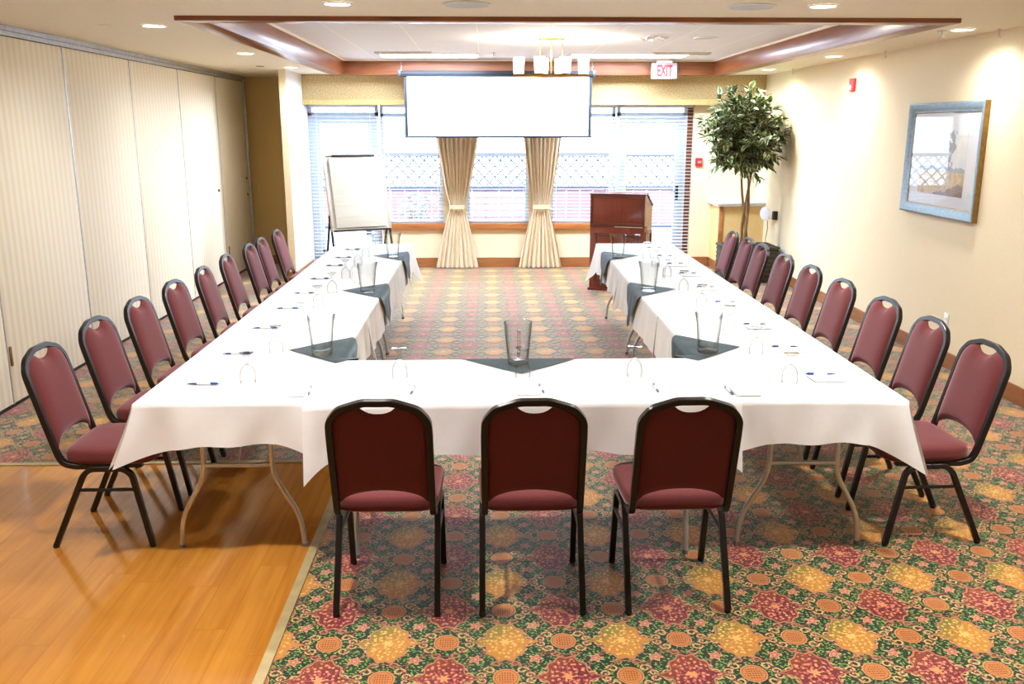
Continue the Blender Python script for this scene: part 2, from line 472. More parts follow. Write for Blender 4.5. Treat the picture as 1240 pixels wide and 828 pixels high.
for (yy, zz) in ((6.17, .36), (11.66, .36)):
    MB().bbox(XL, XL + .012, yy - .012, yy + .012, zz - .07, zz + .07, b=.004).build('hinge', M['gold'], WL)
# recess at the back left and the stub wall
PX0, PX1, PY = -2.52, -2.43, 11.44
struct(plain('wall_recess', [(XL - .06, PX0 - .001, 13.0, 13.15, 0, H)], M['wall_gold']))
struct(MB().box(PX0, PX1 - .012, PY, 13.15, 0, H).box(PX1 - .012, PX1, PY + .002, 13.15, 0, H, 1).build('wall_stub', [M['wallpaper'], noisy('window-lit wall tone', (240, 242, 246), (232, 235, 240), 40, .7)], smooth=False))  # inner face has window light put into its colour, paler and bluer
struct(plain('baseboard_left', [(PX0 - .014, PX1 + .014, PY - .016, PY, 0, .13), (PX1, PX1 + .014, PY, 12.56, 0, .13), (XL, PX0 - .015, 12.984, 13.0, 0, .13)], M['base_x']))
# back wall: under the middle windows, piers, header, right strip
W1, W2 = -1.45, 1.80
PIERS = ((-.60, -.27), (.595, .91))
RX = 2.875
bx = [(W1, W2, YB, YB + .2, 0, .54), (PX1, XR, YB, YB + .2, 2.25, H), (RX, XR, YB, YB + .2, 0, 2.25)]
for a, c in PIERS: bx.append((a, c, YB + .02, YB + .2, .62, 2.25))
struct(plain('wall_back', bx, M['wallpaper']))
struct(plain('baseboard_back', [(W1 - .02, W2, YB - .02, YB, 0, .135), (RX, 3.15, YB - .02, YB, 0, .135)], M['base_x']))
struct(MB().bbox(W1 - .03, W2 + .0, YB - .05, YB + .1, .535, .62, b=.008).build('trim_7', M['sill']))
# low white-topped ledge box in the right corner
LX, LY = 3.17, 12.13
struct(plain('wall_ledge', [(LX, XR, LY, YB, 0, .885)], M['wall_gold']))
mb = MB(); mb.bbox(LX - .012, LX + .045, LY - .012, LY + .03, .0, .885, b=.004)
struct(mb.build('trim_8', M['sill']))
prof = [(0, .885), (.03, .885), (.05, .895), (.045, .912), (.06, .92), (.06, .94), (0, .94)]
vs = []; fs = []
for (d, zz) in prof: vs += [(XR, LY - d, zz), (LX - d, LY - d, zz), (LX - d, YB, zz)]
n = len(prof)
for i in range(n):
    j = (i + 1) % n
    for k in range(2): fs.append((i * 3 + k, i * 3 + k + 1, j * 3 + k + 1, j * 3 + k))
mb = MB().add(vs, fs); mb.box(LX, XR, LY, YB, .886, .94)
struct(mb.build('trim_9', M['white'], smooth=False))
struct(plain('baseboard_ledge', [(LX - .014, XR, LY - .014, LY, 0, .13), (LX - .014, LX, LY, YB, 0, .13)], M['base_x']))

# ------------------------------------------------------------------ windows and glazed doors
def framebox(mb, x0, x1, z0, z1, w, y0, y1):
    mb.box(x0, x0 + w, y0, y1, z0, z1); mb.box(x1 - w, x1, y0, y1, z0, z1)
    mb.box(x0 + w, x1 - w, y0, y1, z0, z0 + w); mb.box(x0 + w, x1 - w, y0, y1, z1 - w, z1)
FY0, FY1 = YB + .09, YB + .15
spans = [(W1 + .0, PIERS[0][0]), (PIERS[0][1], PIERS[1][0]), (PIERS[1][1], W2)]
for i, (a, c) in enumerate(spans):
    mb = MB(); framebox(mb, a, c, .62, 2.25, .045, FY0, FY1); mb.box(a, c, FY0, FY1, 2.07, 2.12)
    w = struct(mb.build('window_%d' % (i + 1), M['frame_win'], smooth=False))
    MB().box(a + .045, c - .045, FY0 + .028, FY0 + .034, .665, 2.205).build('pane', M['pane'], w, smooth=False)
def glazed_door(name, x0, x1, hx):
    mb = MB(); framebox(mb, x0, x1, 0.01, 2.25, .05, FY0, FY1); mb.box(x0, x1, FY0, FY1, 2.08, 2.13)
    w = struct(mb.build(name, M['frame_win'], smooth=False))
    mb = MB(); framebox(mb, x0 + .05, x1 - .05, .07, 2.08, .10, FY0 + .01, FY1 - .005); mb.box(x0 + .12, x1 - .12, FY0 + .01, FY1 - .005, .1, .26)
    lf = mb.build('door_leaf', M['frame_win'], w, smooth=False)
    MB().box(x0 + .14, x1 - .14, FY0 + .03, FY0 + .036, .26, 1.99).build('pane', M['pane'], w, smooth=False)
    MB().box(x0 + .05, x1 - .05, FY0 + .03, FY0 + .036, 2.13, 2.2).build('pane', M['pane'], w, smooth=False)
    if hx:
        mb = MB(); mb.bbox(hx - .02, hx + .02, FY0 - .012, FY0 + .01, .93, 1.13, b=.004)
        mb.tube([(hx, FY0 - .01, 1.05), (hx, FY0 - .05, 1.05), (hx - .11, FY0 - .05, 1.05)], .01)
        mb.build('door_handle', M['metal_black'], lf)
glazed_door('door_1', PX1, W1 - .02, None)
glazed_door('door_2', W2 + .02, 2.80, 2.69)
struct(plain('trim_10', [(2.80, RX, YB + .085, YB + .2, 0, 2.25)], M['beam']))

# blinds
def blind(x0, x1, z0, label):
    t = thing('venetian_blind', label, 'blind', ((x0 + x1) / 2, YB + .035, z0), 0, 'white venetian blinds')
    w = (x1 - x0) / 2; top = 2.24 - z0
    MB().bbox(-w, w, -.025, .025, top - .05, top, b=.004).build('headrail', M['slat'], t)
    mb = MB(); zz = .03; ti = math.radians(4)
    cy, sz = math.cos(ti) * .025, math.sin(ti) * .025
    while zz < top - .07:
        vs = []
        for q, dz in ((-1, 0), (0, .003), (1, 0)):
            for sx in (-w, w): vs.append((sx, q * cy, zz + q * sz + dz))
        mb.add(vs, [(0, 1, 3, 2), (2, 3, 5, 4)]); zz += .0465
    mb.build('slats', M['slat'], t, ang=60)
    MB().bbox(-w, w, -.022, .022, 0, .018, b=.004).build('bottom_rail', M['slat'], t)
    mb = MB(); k = max(2, round(2 * w / .5))
    for i in range(k):
        xx = -w + .1 + (2 * w - .2) * i / (k - 1)
        for yy in (-.026, .026): mb.box(xx - .0015, xx + .0015, yy - .001, yy + .001, .01, top - .05)
    mb.build('ladder_cord', M['slat'], t, smooth=False)
blind(PX1 + .02, W1 - .03, .09, 'white venetian blind covering the glazed door behind the flip chart')
blind(W1 + .005, PIERS[0][0] + .03, .64, 'white venetian blind in window between flip chart and left curtain')
blind(PIERS[0][1] - .03, PIERS[1][0] + .03, .64, 'white venetian blind in window between the two curtains')
blind(PIERS[1][1] - .03, W2 + .02, .64, 'white venetian blind in window between right curtain and lectern')
blind(W2 + .04, RX - .005, .09, 'white venetian blind covering the glazed door behind the lectern')

# valance
t = thing('valance', 'long beige fabric valance box above the windows', 'valance', (0, 12.39, 2.22))
mb = MB(); mb.bbox(PX1 + .003, XR - .003, 0, .03, .07, .385, b=.004); mb.build('valance_board', M['valance'], t)
MB().bbox(PX1 + .003, XR - .003, -.008, .032, 0, .072, b=.006).build('valance_band', M['valance_band'], t)

# curtains
def curtain(name, label, top, tie, bot, seed):
    rnd = random.Random(seed); ph = rnd.random() * 6
    Z1, ZT = 2.52, .86
    t = thing(name, label, 'curtain', (0, 12.528, .012), 0, 'tied back beige curtains')
    def prof(z):
        if z > ZT:
            q = (z - ZT) / (1.80 - ZT); q = min(q, 1); q = q ** .72 if q > 0 else 0; return tie, top, q
        q = (ZT - z) / ZT; return tie, bot, q ** .8
    NP = 9
    def fn(u, v):
        z = .012 + v * (Z1 - .012); a, c, q = prof(z)
        l = a[0] + (c[0] - a[0]) * q; r = a[1] + (c[1] - a[1]) * q
        amp = (.012 + .030 * q)
        w = math.sin(u * 2 * PI * NP + ph + .35 * math.sin(z * 3 + u * 5)) + .35 * math.sin(u * 2 * PI * 4 + ph * 2)
        bul = -.05 * math.sin(PI * u) * (1 - .2 * q)
        xx = l + (r - l) * u + .004 * math.sin(u * 40 + z * 4)
        sag = .018 * math.sin(PI * u) if v < .01 else 0
        return Vector((xx, w * amp * .75 + bul, z - .012 - sag * 0))
    mb = MB().grid(90, 60, fn); mb.build('drape', M['curtain'], t, ang=80)
    n = 24; cx = (tie[0] + tie[1]) / 2; w = (tie[1] - tie[0]) / 2 + .012
    vs = []; fs = []
    for k, (dz, g) in enumerate(((-.03, 0), (-.027, .004), (.027, .004), (.03, 0))):
        for j in range(n):
            a = 2 * PI * j / n
            vs.append((cx + (w + g) * math.cos(a), -.045 + (.052 + g) * math.sin(a) - .012, ZT - .012 + dz))
    for k in range(3):
        for j in range(n): fs.append((k * n + j, k * n + (j + 1) % n, (k + 1) * n + (j + 1) % n, (k + 1) * n + j))
    MB().add(vs, fs).build('tieback', M['curtain'], t)
curtain('curtain', 'beige curtain tied at the waist, left of the pair under the screen', (-.685, -.10), (-.487, -.304), (-.71, -.115), 3)
curtain('curtain', 'beige curtain tied at the waist, right of the pair under the screen', (.517, 1.035), (.657, .863), (.452, 1.058), 5)

# projection screen
t = thing('projection_screen', 'white pull-down projection screen in black case above the curtains', 'projection screen', (.18, 11.85, 1.80))
S0, S1 = -1.055, 1.385
M_ = Matrix.Translation((0, 0, .795)) @ Matrix.Rotation(PI / 2, 4, 'Y')
mb = MB(); mb.tube([(S0 + .0 - .18 - .03, 0, .79), (S1 - .18 + .0, 0, .79)], .036, 14); mb.bbox(S0 - .21, S1 - .18, -.03, .035, .757, .824, b=.008)
mb.build('case', M['metal_black'], t)
for xx in (S0 - .215, S1 - .18): MB().bbox(xx - .02, xx + .02, -.038, .038, .745, .832, b=.006).build('end_cap', M['black'], t)
MB().box(S0 - .18 + .055, S1 - .18 - .055, -.002, .0, .02, .76).build('screen_fabric', noisy('matte white screen cloth', (214, 214, 218), (208, 208, 212), 6, .9), t, smooth=False)
for a in (S0 - .18 + .028, S1 - .18 - .055): MB().box(a - .006, a + .033, -.0035, .0005, .012, .76).build('border_strip', M['metal_black'], t, smooth=False)
MB().tube([(S0 - .18 + .015, -.001, .008), (S1 - .18 - .015, -.001, .008)], .014, 10).build('bottom_bar', M['metal_black'], t)
for xx in (S0 - .19, S1 - .2):
    mb = MB(); mb.tube([(xx, 0, .825), (xx, 0, .86), (xx + .012, 0, .875), (xx, .02, .89), (xx, .06, .93)], .004, 6)
    mb.build('hook', M['alu'], t)

# ------------------------------------------------------------------ ceiling fittings
DL, TR, BU, WS = 132, 125, 7, 6.5
def downlight(x, y, label, energy=1.0):
    t = thing('downlight', label, 'ceiling light', (x, y, H), 0, 'recessed downlights')
    MB().lathe([(.088, -.001), (.088, -.006), (.078, -.008), (.073, -.004)], 28).build('trim_ring', M['white'], t)
    MB().lathe([(.0001, -.0045), (.074, -.0045)], 28).build('lens', M['lamp'], t)
    L = bpy.data.lights.new('downlight_lamp', 'SPOT'); L.energy = energy * DL; L.spot_size = math.radians(160); L.spot_blend = 1
    L.color = (1, .915, .78); L.shadow_soft_size = .07
    lo = bpy.data.objects.new('downlight_lamp', L); COL.objects.link(lo); lo.parent = t; lo.location = (0, 0, -.02)
    remember(t); return t
for (x, y, lb) in ((-2.31, 6.66, 'lit round downlight nearest along the left partition'), (-2.29, 9.02, 'lit round downlight second along the left partition'),
                   (-2.28, 11.04, 'lit round downlight above the left stub wall'), (-.845, 5.48, 'lit round downlight before the tray, left of the pair'),
                   (1.98, 5.50, 'lit round downlight before the tray, right of the pair'), (3.46, 6.74, 'lit round downlight nearest along the right wall'),
                   (3.46, 9.21, 'lit round downlight second along the right wall'), (3.44, 11.25, 'lit round downlight above the ficus')):
    downlight(x, y, lb, 1.45 if 5.3 < y < 5.6 else .42 if x < 0 else .5)
for (x, y, lb) in ((-.845, 3.1, 'unseen added downlight over the front table, left of the pair'), (1.98, 3.1, 'unseen added downlight over the front table, right of the pair')):
    downlight(x, y, lb, 1.6)  # unseen pair continuing the ceiling grid, added to light the front tables
for (x, y, lb) in ((-2.3, 3.2, 'unseen added downlight over the hardwood floor'), (3.2, 3.2, 'unseen added downlight over the near right carpet'), (-2.3, 0, 'unseen added downlight behind the camera on the left'), (2.6, 0, 'unseen added downlight behind the camera on the right')):
    downlight(x, y, lb, .3)  # four more downlights out of view, added to light the room's near half
def ceil_speaker(x, y, z, r, label):
    t = thing('ceiling_speaker', label, 'speaker', (x, y, z), 0, 'round ceiling speakers')
    MB().lathe([(r, -.0005), (r, -.006), (r * .94, -.009), (r * .92, -.006)], 32).build('trim_ring', M['white'], t)
    MB().lathe([(.0001, -.008), (r * .5, -.0075), (r * .92, -.006)], 32).build('grille', M['speaker'], t)
ceil_speaker(-.105, 5.49, H, .14, 'round grey ceiling speaker grille, left one before the tray')
ceil_speaker(1.567, 5.53, H, .14, 'round grey ceiling speaker grille, right one before the tray')
ceil_speaker(2.15, 9.1, TZ, .12, 'round ceiling speaker inside the tray, right of chandelier')
t = thing('ceiling_cover_plate', 'small flat round cover plate in ceiling beside the left partition', 'cover plate', (-2.626, 6.62, H))
MB().lathe([(.0001, -.004), (.045, -.004), (.05, -.0005)], 24).build('plate', M['ceiling'], t)
t = thing('ceiling_cover_plate', 'small round cover plate in ceiling near the left recess', 'cover plate', (-2.587, 10.83, H))
MB().lathe([(.0001, -.006), (.045, -.006), (.05, -.0005)], 24).build('plate', M['grey'], t)
t = thing('sprinkler', 'small metal ceiling sprinkler beside the right row of downlights', 'sprinkler', (3.354, 6.826, H))
MB().lathe([(.0001, -.004), (.03, -.004), (.034, -.0005)], 20).build('escutcheon', M['alu'], t)
mb = MB(); mb.lathe([(.0001, -.045), (.018, -.045), (.018, -.042), (.0001, -.042)], 14); mb.lathe([(.006, -.004), (.006, -.02), (.004, -.042)], 10)
mb.build('deflector', M['alu'], t)
t = thing('sprinkler', 'tiny sprinkler in tray ceiling left of chandelier', 'sprinkler', (.1, 10.9, TZ))
mb = MB(); mb.lathe([(.0001, -.04), (.016, -.04), (.016, -.037), (.006, -.035), (.006, -.004), (.03, -.003), (.03, -.0005)], 14); mb.build('deflector', M['alu'], t)
for (y, lb) in ((6.69, 'nearest to the picture'), (8.58, 'between the picture and the red alarm'), (11.15, 'beside the ficus')):
    t = thing('ceiling_hook', 'small metal hook at top of right wall, ' + lb, 'hook', (XR - .07, y, H), 0, 'hooks along the right wall')
    mb = MB(); mb.lathe([(.014, -.0005), (.014, -.004), (.0001, -.004)], 12)
    mb.tube([(0, 0, -.003), (0, 0, -.04)] + [(.0, -.018 + .018 * math.cos(a), -.045 - .018 * math.sin(a)) for a in [PI * k / 8 for k in range(9)]], .0035, 6)
    mb.build('hook', M['alu'], t)
# ceiling troffers
def troffer(x0, x1, y0, y1, label):
    t = thing('ceiling_troffer', label, 'ceiling light', ((x0 + x1) / 2, (y0 + y1) / 2, TZ), 0, 'fluorescent panels in the tray')
    a, c = (x1 - x0) / 2, (y1 - y0) / 2
    mb = MB()
    for q in ((-a, a, -c, -c + .03), (-a, a, c - .03, c), (-a, -a + .03, -c + .03, c - .03), (a - .03, a, -c + .03, c - .03)): mb.box(*q, -.012, -.0005)
    mb.build('frame', M['white'], t, smooth=False)
    MB().box(-a + .03, a - .03, -c + .03, c - .03, -.008, -.002).build('diffuser', M['troffer'], t, smooth=False)
    L = bpy.data.lights.new('troffer_lamp', 'AREA'); L.shape = 'RECTANGLE'; L.size = 2 * a - .08; L.size_y = 2 * c - .08; L.energy = TR; L.color = (.84, .93, 1)
    lo = bpy.data.objects.new('troffer_lamp', L); COL.objects.link(lo); lo.parent = t; lo.location = (0, 0, -.014)
troffer(-1.27, -.07, 10.95, 11.6, 'lit fluorescent ceiling panel above left half of the screen')
troffer(1.0, 2.45, 10.95, 11.6, 'lit fluorescent ceiling panel beside the exit sign')
for (x0, x1, y, lb) in ((-1.27, -.62, 10.84, 'narrow ceiling air slot before the left fluorescent panel'), (1.95, 2.62, 10.84, 'narrow ceiling air slot before the right fluorescent panel')):
    t = thing('air_vent', lb, 'vent', ((x0 + x1) / 2, y, TZ)); a = (x1 - x0) / 2
    MB().bbox(-a, a, -.05, .05, -.02, -.0005, b=.004).build('frame', M['board'], t)
    mb = MB()
    for k in range(3): mb.box(-a + .02, a - .02, -.03 + .02 * k, -.022 + .02 * k, -.024, -.0205)
    mb.build('louvers', M['grey'], t, smooth=False)
# crumpled clear ceiling ornament
t = thing('ceiling_diffuser', 'white lobed ceiling fixture between chandelier and tray speaker', 'ceiling fixture', (1.62, 8.95, TZ))
mb = MB()
for k in range(6):
    a = k * PI / 3 + .3
    mb.tube([(.04 * math.cos(a), .04 * math.sin(a), -.012), (.10 * math.cos(a + .2), .12 * math.sin(a + .2), -.03), (.13 * math.cos(a + .5), .17 * math.sin(a + .5), -.014)], [.012, .012, .006], 8)
mb.build('arms', M['white'], t)
MB().lathe([(.0001, -.02), (.05, -.018), (.06, -.0005)], 20).build('hub', M['white'], t)

# chandelier
t = thing('chandelier', 'brass chandelier with six lit glass shades hanging in the tray', 'chandelier', (.65, 9.2, TZ))
MB().bbox(-.125, .125, -.06, .06, -.022, -.0005, b=.004).build('canopy', M['brass'], t)
ZB = -.35
for xx in (-.11, 0, .11):
    MB().tube([(xx, 0, -.02), (xx, 0, ZB + .02)], .004 if xx else .006, 8).build('rod', M['brass'], t)
pos6 = [(-.32, -.02), (-.12, -.13), (-.07, .15), (.10, .15), (.13, -.13), (.32, -.02)]
mb = MB(); loop = [(-.37, -.02), (-.12, -.13), (.13, -.13), (.37, -.02), (.10, .15), (-.07, .15)]
sq = [(-1, -1), (1, -1), (1, 1), (-1, 1)]
for i in range(6): mb.tube([Vector(loop[i] + (ZB,)), Vector(loop[(i + 1) % 6] + (ZB,))], .011, sec=sq)
mb.tube([(-.12, 0, ZB + .006), (.12, 0, ZB + .006)], .010, sec=sq); mb.tube([(0, -.13, ZB + .004), (0, .15, ZB + .004)], .008, sec=sq)
mb.build('bar_frame', M['brass'], t)
for (xx, yy) in pos6:
    s = MB().lathe([(.047, .015), (.050, .02), (.056, .165), (.054, .168), (.05, .16), (.045, .03), (.0001, .022)], 20, c=(xx, yy, ZB)).build('shade', M['shade'], t)
    MB().lathe([(.0001, -.012), (.012, -.012), (.014, .0), (.035, .012), (.035, .018)], 16, c=(xx, yy, ZB)).build('socket', M['brass'], t)
    L = bpy.data.lights.new('bulb', 'POINT'); L.energy = BU; L.color = (1, .86, .66); L.shadow_soft_size = .04
    lo = bpy.data.objects.new('bulb', L); COL.objects.link(lo); lo.parent = t; lo.location = (xx, yy, ZB + .20)

# exit sign
t = thing('exit_sign', 'white exit sign with red letters hanging from the tray ceiling', 'sign', (2.285, 11.88, 2.53))
MB().bbox(-.165, .165, -.025, .025, 0, .195, b=.006).build('sign_box', new_mat('white sign face', (146, 146, 148), .7)[0], t)
MB().bbox(-.10, .10, -.03, .03, .195, .239, b=.004).build('mount', M['white'], t)
fc = bpy.data.curves.new('lettering', 'FONT'); fc.body = 'EXIT'; fc.size = .17; fc.extrude = .002; fc.align_x = 'CENTER'; fc.offset = .006
fc.materials.append(new_mat('red letters', (190, 0, 20), .6)[0])
tmp = bpy.data.objects.new('tmp', fc); COL.objects.link(tmp); bpy.context.view_layer.update()
tme = bpy.data.meshes.new_from_object(tmp.evaluated_get(bpy.context.evaluated_depsgraph_get())); bpy.data.objects.remove(tmp)
fo = bpy.data.objects.new('lettering', tme); COL.objects.link(fo); fo.parent = t; fo.location = (.004, -.0275, .035); fo.rotation_euler = (PI / 2, 0, 0); fo.scale = (.56, 1.12, 1)

# ------------------------------------------------------------------ wall fittings
def wallM(y, z, x=XR): return Matrix.Translation((x, y, z)) @ Matrix.Rotation(-PI / 2, 4, 'Z')   # local x along -y... front faces -x
t = thing('fire_alarm', 'red fire alarm strobe high on the right wall', 'alarm', (XR, 9.42, 2.28))
MB().bbox(-.035, -.001, -.055, .055, 0, .13, b=.008).build('housing', M['red'], t)
MB().lathe([(.0001, .03), (.02, .026), (.03, .01), (.032, 0)], 16, M=Matrix.Translation((-.035, .02, .035)) @ Matrix.Rotation(-PI / 2, 4, 'Y')).build('strobe_lens', M['white'], t)
t = thing('fire_pull_station', 'red fire alarm pull box beside the right glazed door', 'fire alarm', (2.955, YB, 1.40))
MB().bbox(-.045, .05, -.04, -.001, 0, .115, b=.006).build('housing', M['red'], t)
MB().bbox(-.018, .035, -.055, -.04, .04, .075, b=.004).build('handle', M['alu'], t)
def plate(name, y, z, w, h, lb, cat, slots=True):
    t = thing(name, lb, cat, (XR, y, z))
    MB().bbox(-.008, -.0005, -w / 2, w / 2, 0, h, b=.002).build('cover_plate', M['white'], t)
    if slots:
        mb = MB()
        for q in (.27, .62): mb.bbox(-.011, -.008, -w * .26, w * .26, h * q - h * .02, h * q + h * .16, b=.001)
        mb.build('socket', M['paper'], t)
plate('wall_outlet', 7.09, .32, .07, .115, 'white wall outlet between the near right chairs', 'outlet')
plate('wall_outlet', 11.20, .31, .07, .115, 'white wall outlet behind the fourth right chair, closest to camera of the trio', 'outlet')
plate('wall_outlet', 11.36, .31, .07, .115, 'white wall outlet, middle of the trio near the ficus', 'outlet')
plate('wall_outlet', 11.52, .33, .07, .115, 'white wall outlet of the trio, closest to the ficus', 'outlet')
plate('thermostat', 11.30, 1.55, .08, .13, 'white wall plate beside the ficus leaves', 'switch', False)
# disc on the wall with its cable
t = thing('wall_light', 'white round disc on a black wall plug beside the ficus', 'wall light', (XR, 11.58, .83))
MB().bbox(-.06, -.0005, -.03, .03, -.07, .04, b=.005).build('plug_body', M['black'], t)
MB().lathe([(.0001, .012), (.04, .012), (.085, .006), (.09, 0), (.085, -.004), (.0001, -.006)], 28, M=Matrix.Translation((-.13, .10, .0)) @ Matrix.Rotation(-PI / 2 + .5, 4, 'Z') @ Matrix.Rotation(PI / 2, 4, 'X')).build('disc', M['white'], t)
MB().tube([(-.12, .09, -.05), (-.07, .03, -.06), (-.05, 0, -.06)], .006, 6).build('arm', M['alu'], t)
MB().tube([(-.10, .07, -.09), (-.10, .05, -.2), (-.12, .05, -.34), (-.10, 0, -.5), (-.08, -.08, -.64), (-.07, -.1, -.74)], .005, 6).build('cable', M['grey'], t)
t = thing('power_adapter', 'small black power adapter on floor by the right wall', 'power adapter', (XR - .09, 10.98, 0))
MB().bbox(-.035, .035, -.06, .06, .002, .15, b=.008).build('body', M['black'], t)
MB().tube([(0, -.05, .12), (.03, -.12, .2), (.06, -.1, .3), (.082, -.06, .34)], .004, 6).build('cable', M['black'], t)

# picture
t = thing('framed_picture', 'blue-grey framed landscape print hanging on the right wall', 'picture', (XR, 7.42, 1.20))
w, h, fw = .615, .92, .085
mb = MB()
prof = [(0, -.002), (0, -.045), (.012, -.05), (.035, -.044), (.055, -.028), (.078, -.024), (.085, -.018), (.085, -.002)]
vs = []; fs = []
for (d, dx) in prof: vs += [(dx, -w + d, d), (dx, w - d, d), (dx, w - d, h - d), (dx, -w + d, h - d)]
for i in range(len(prof) - 1):
    for k in range(4): fs.append((i * 4 + k, i * 4 + (k + 1) % 4, (i + 1) * 4 + (k + 1) % 4, (i + 1) * 4 + k))
mb.add(vs, fs)
mb.m = [1 if i < 4 else (1 if i >= 20 else 0) for i in range(len(fs))]
mb.build('frame', [M['silverblue'], M['gold']], t, ang=30)
MB().box(-.014, -.003, -w + fw - .01, w - fw + .01, fw - .01, h - fw + .01).build('mat_board', M['white'], t, smooth=False)
mt, nt, b = new_mat('faded landscape print', (220, 225, 230), .6)
(x, y, z), pos = worldpos(nt)
zz = (z - 1.375) / .56; yy = (y - 7.06) / .74
n1 = noise(nt, pos, 7, 5); n2 = noise(nt, pos, 22, 4)
c = ramp2(nt, n1 + zz * .3, (222, 232, 244), (246, 244, 236), .4, .9)
field = (zz + (n2 - .5) * .03).lt(.34)
fcol = mixc(nt, ramp_f := ((n2 - .35) * 3.0).clamp(), lin((226, 206, 170)), lin((198, 172, 128)))
c = mixc(nt, field, c, fcol)
hill = (zz + (n2 - .5) * .10).lt(.40) * (1.0 - field)
c = mixc(nt, hill, c, lin((176, 182, 190)))
rock = ((yy * .8 + zz * 2.6 + (n2 - .5) * .5)).lt(.50)
c = mixc(nt, rock, c, lin((150, 128, 120)))
tr = ((yy - .30).abs() * 3.2 + (zz - .74).abs() * 1.3 + (n2 - .5) * 1.6).lt(.28)
c = mixc(nt, tr * .75, c, lin((140, 138, 126)))
trunk = ((yy - .33).abs().lt(.012)) * zz.gt(.36) * zz.lt(.7)
c = mixc(nt, trunk * .6, c, lin((120, 110, 100)))
nt.links.new(c, b.inputs['Base Color'])
MB().box(-.0165, -.0145, -.37, .37, .175, .735).build('print', mt, t, smooth=False)
MB().box(-.0215, -.0195, -w + fw, w - fw, fw, h - fw).build('pane', glass_mat('picture glass', (.98, .98, .98), .95, .7, 1.5), t, smooth=False)

# ------------------------------------------------------------------ banquet chair
def make_chair(label):
    t = thing('banquet_chair', label, 'chair')
    lean = lambda z: -.172 - max(0, z - .45) * .262
    sq = [(-1.05, -.85), (-.85, -1.05), (.85, -1.05), (1.05, -.85), (1.05, .85), (.85, 1.05), (-.85, 1.05), (-1.05, .85)]
    # back frame: one bent tube, side rail - upright - crown - upright - side rail
    half = [(.186, .205, .408), (.188, .0, .403), (.190, -.10, .401), (.190, -.150, .415), (.190, -.170, .45), (.190, lean(.60), .60), (.190, lean(.78), .78), (.188, lean(.840), .840), (.150, lean(.889), .889), (.056, lean(.920), .920)]
    full = half + [(0, lean(.919), .919)] + [(-a, b_, c_) for a, b_, c_ in half[::-1]]
    MB().tube(smooth_path(full, 5, .022), .0122, sec=sq, up=(1, 0, 0)).build('back_frame', M['metal_dark'], t, ang=35)
    # backrest
    NX, NZ = 22, 24
    def edge(xn):
        a = abs(xn); zb = .468 + .060 * math.sqrt(max(0, 1 - (a / .93) ** 2)) if a < .93 else .468
        zt = .905 - .075 * max(0, (a - .55) / .45) ** 2.2 + .0
        if a < .40: zt -= .034 * (1 - (a / .40) ** 2.6)
        return zb, zt
    def surf(front):
        def fn(u, v):
            xn = 2 * u - 1; zb, zt = edge(xn); z = zb + (zt - zb) * v
            f = (1 - abs(2 * u - 1) ** 5) * (1 - abs(2 * v - 1) ** 7); f = max(0, f) ** .6
            off = .030 * f if front else -.011 * f
            return Vector((xn * .1815, lean(z) + off + .002, z))
        return fn
    mb = MB().grid(NX, NZ, surf(True), flip=True).grid(NX, NZ, surf(False))
    mb.build('backrest', M['maroon'], t, ang=75, weld=True)
    # seat
    def outline(k, inset, n=44):
        a = 2 * PI * k / n; c, s_ = math.cos(a), math.sin(a); e = .34
        xx = math.copysign(abs(c) ** e, c); yy = math.copysign(abs(s_) ** e, s_)
        return xx * (.213 - inset) * (1 + .02 * yy), .055 + yy * (.210 - inset)
    vs = []; fs = []; n = 44
    lay = [(.06, .415), (.012, .416), (.002, .424), (0, .440), (0, .462), (.005, .474), (.018, .482), (.05, .487), (.10, .490), (.16, .492)]
    for ins, z in lay:
        for k in range(n):
            xx, yy = outline(k, ins); vs.append((xx, yy, z - max(0, yy - .17) * .12 * (1 if z > .44 else 0)))
    for i in range(len(lay) - 1):
        for k in range(n): fs.append((i * n + k, i * n + (k + 1) % n, (i + 1) * n + (k + 1) % n, (i + 1) * n + k))
    fs.append(tuple(range(n))[::-1]); fs.append(tuple((len(lay) - 1) * n + k for k in range(n)))
    MB().add(vs, fs).build('seat', M['maroon'], t, ang=80)
    # legs: each bent out from under the rail
    for sx in (-1, 1):
        for path in ([(sx * .203, -.224, .012), (sx * .201, -.062, .365), (sx * .200, -.025, .392), (sx * .200, .042, .392)],
                     [(sx * .203, .224, .012), (sx * .201, .158, .365), (sx * .200, .12, .392), (sx * .200, .044, .392)]):
            o = MB().tube(smooth_path(path, 6, .05), .0118, sec=sq, up=(1, 0, 0)).build('leg', M['metal_dark'], t, ang=35)
            MB().lathe([(.0001, 0), (.012, 0), (.0145, .004), (.0145, .016), (.011, .022)], 10, c=(path[0][0], path[0][1], 0)).build('glide', M['black'], o)
        MB().tube([(sx * .203, -.098, .290), (sx * .203, .170, .290)], .0085, 8).build('stretcher', M['metal_dark'], t)
    mb = MB()
    for yy in (-.02, .13): mb.tube([(-.185, yy, .402), (.185, yy, .402)], .009, 8)
    mb.build('cross_bar', M['metal_dark'], t)
    return t
chair0 = make_chair('')
remember(chair0)
used = [False]
def place_chair(x, y, rz, label, group):
    if not used[0]:
        used[0] = True; chair0.location = (x, y, 0); chair0.rotation_euler = (0, 0, rz); chair0['label'] = label; chair0['group'] = group; return
    dup(chair0, (x, y, 0), rz, label, group)
LY_ = [4.115, 4.72, 5.31, 5.925, 6.545, 7.2, 7.87, 8.325, 8.98]
RY_ = [4.04, 4.60, 5.165, 5.84, 6.46, 7.08, 7.735, 8.185, 8.73]
rj = random.Random(4)
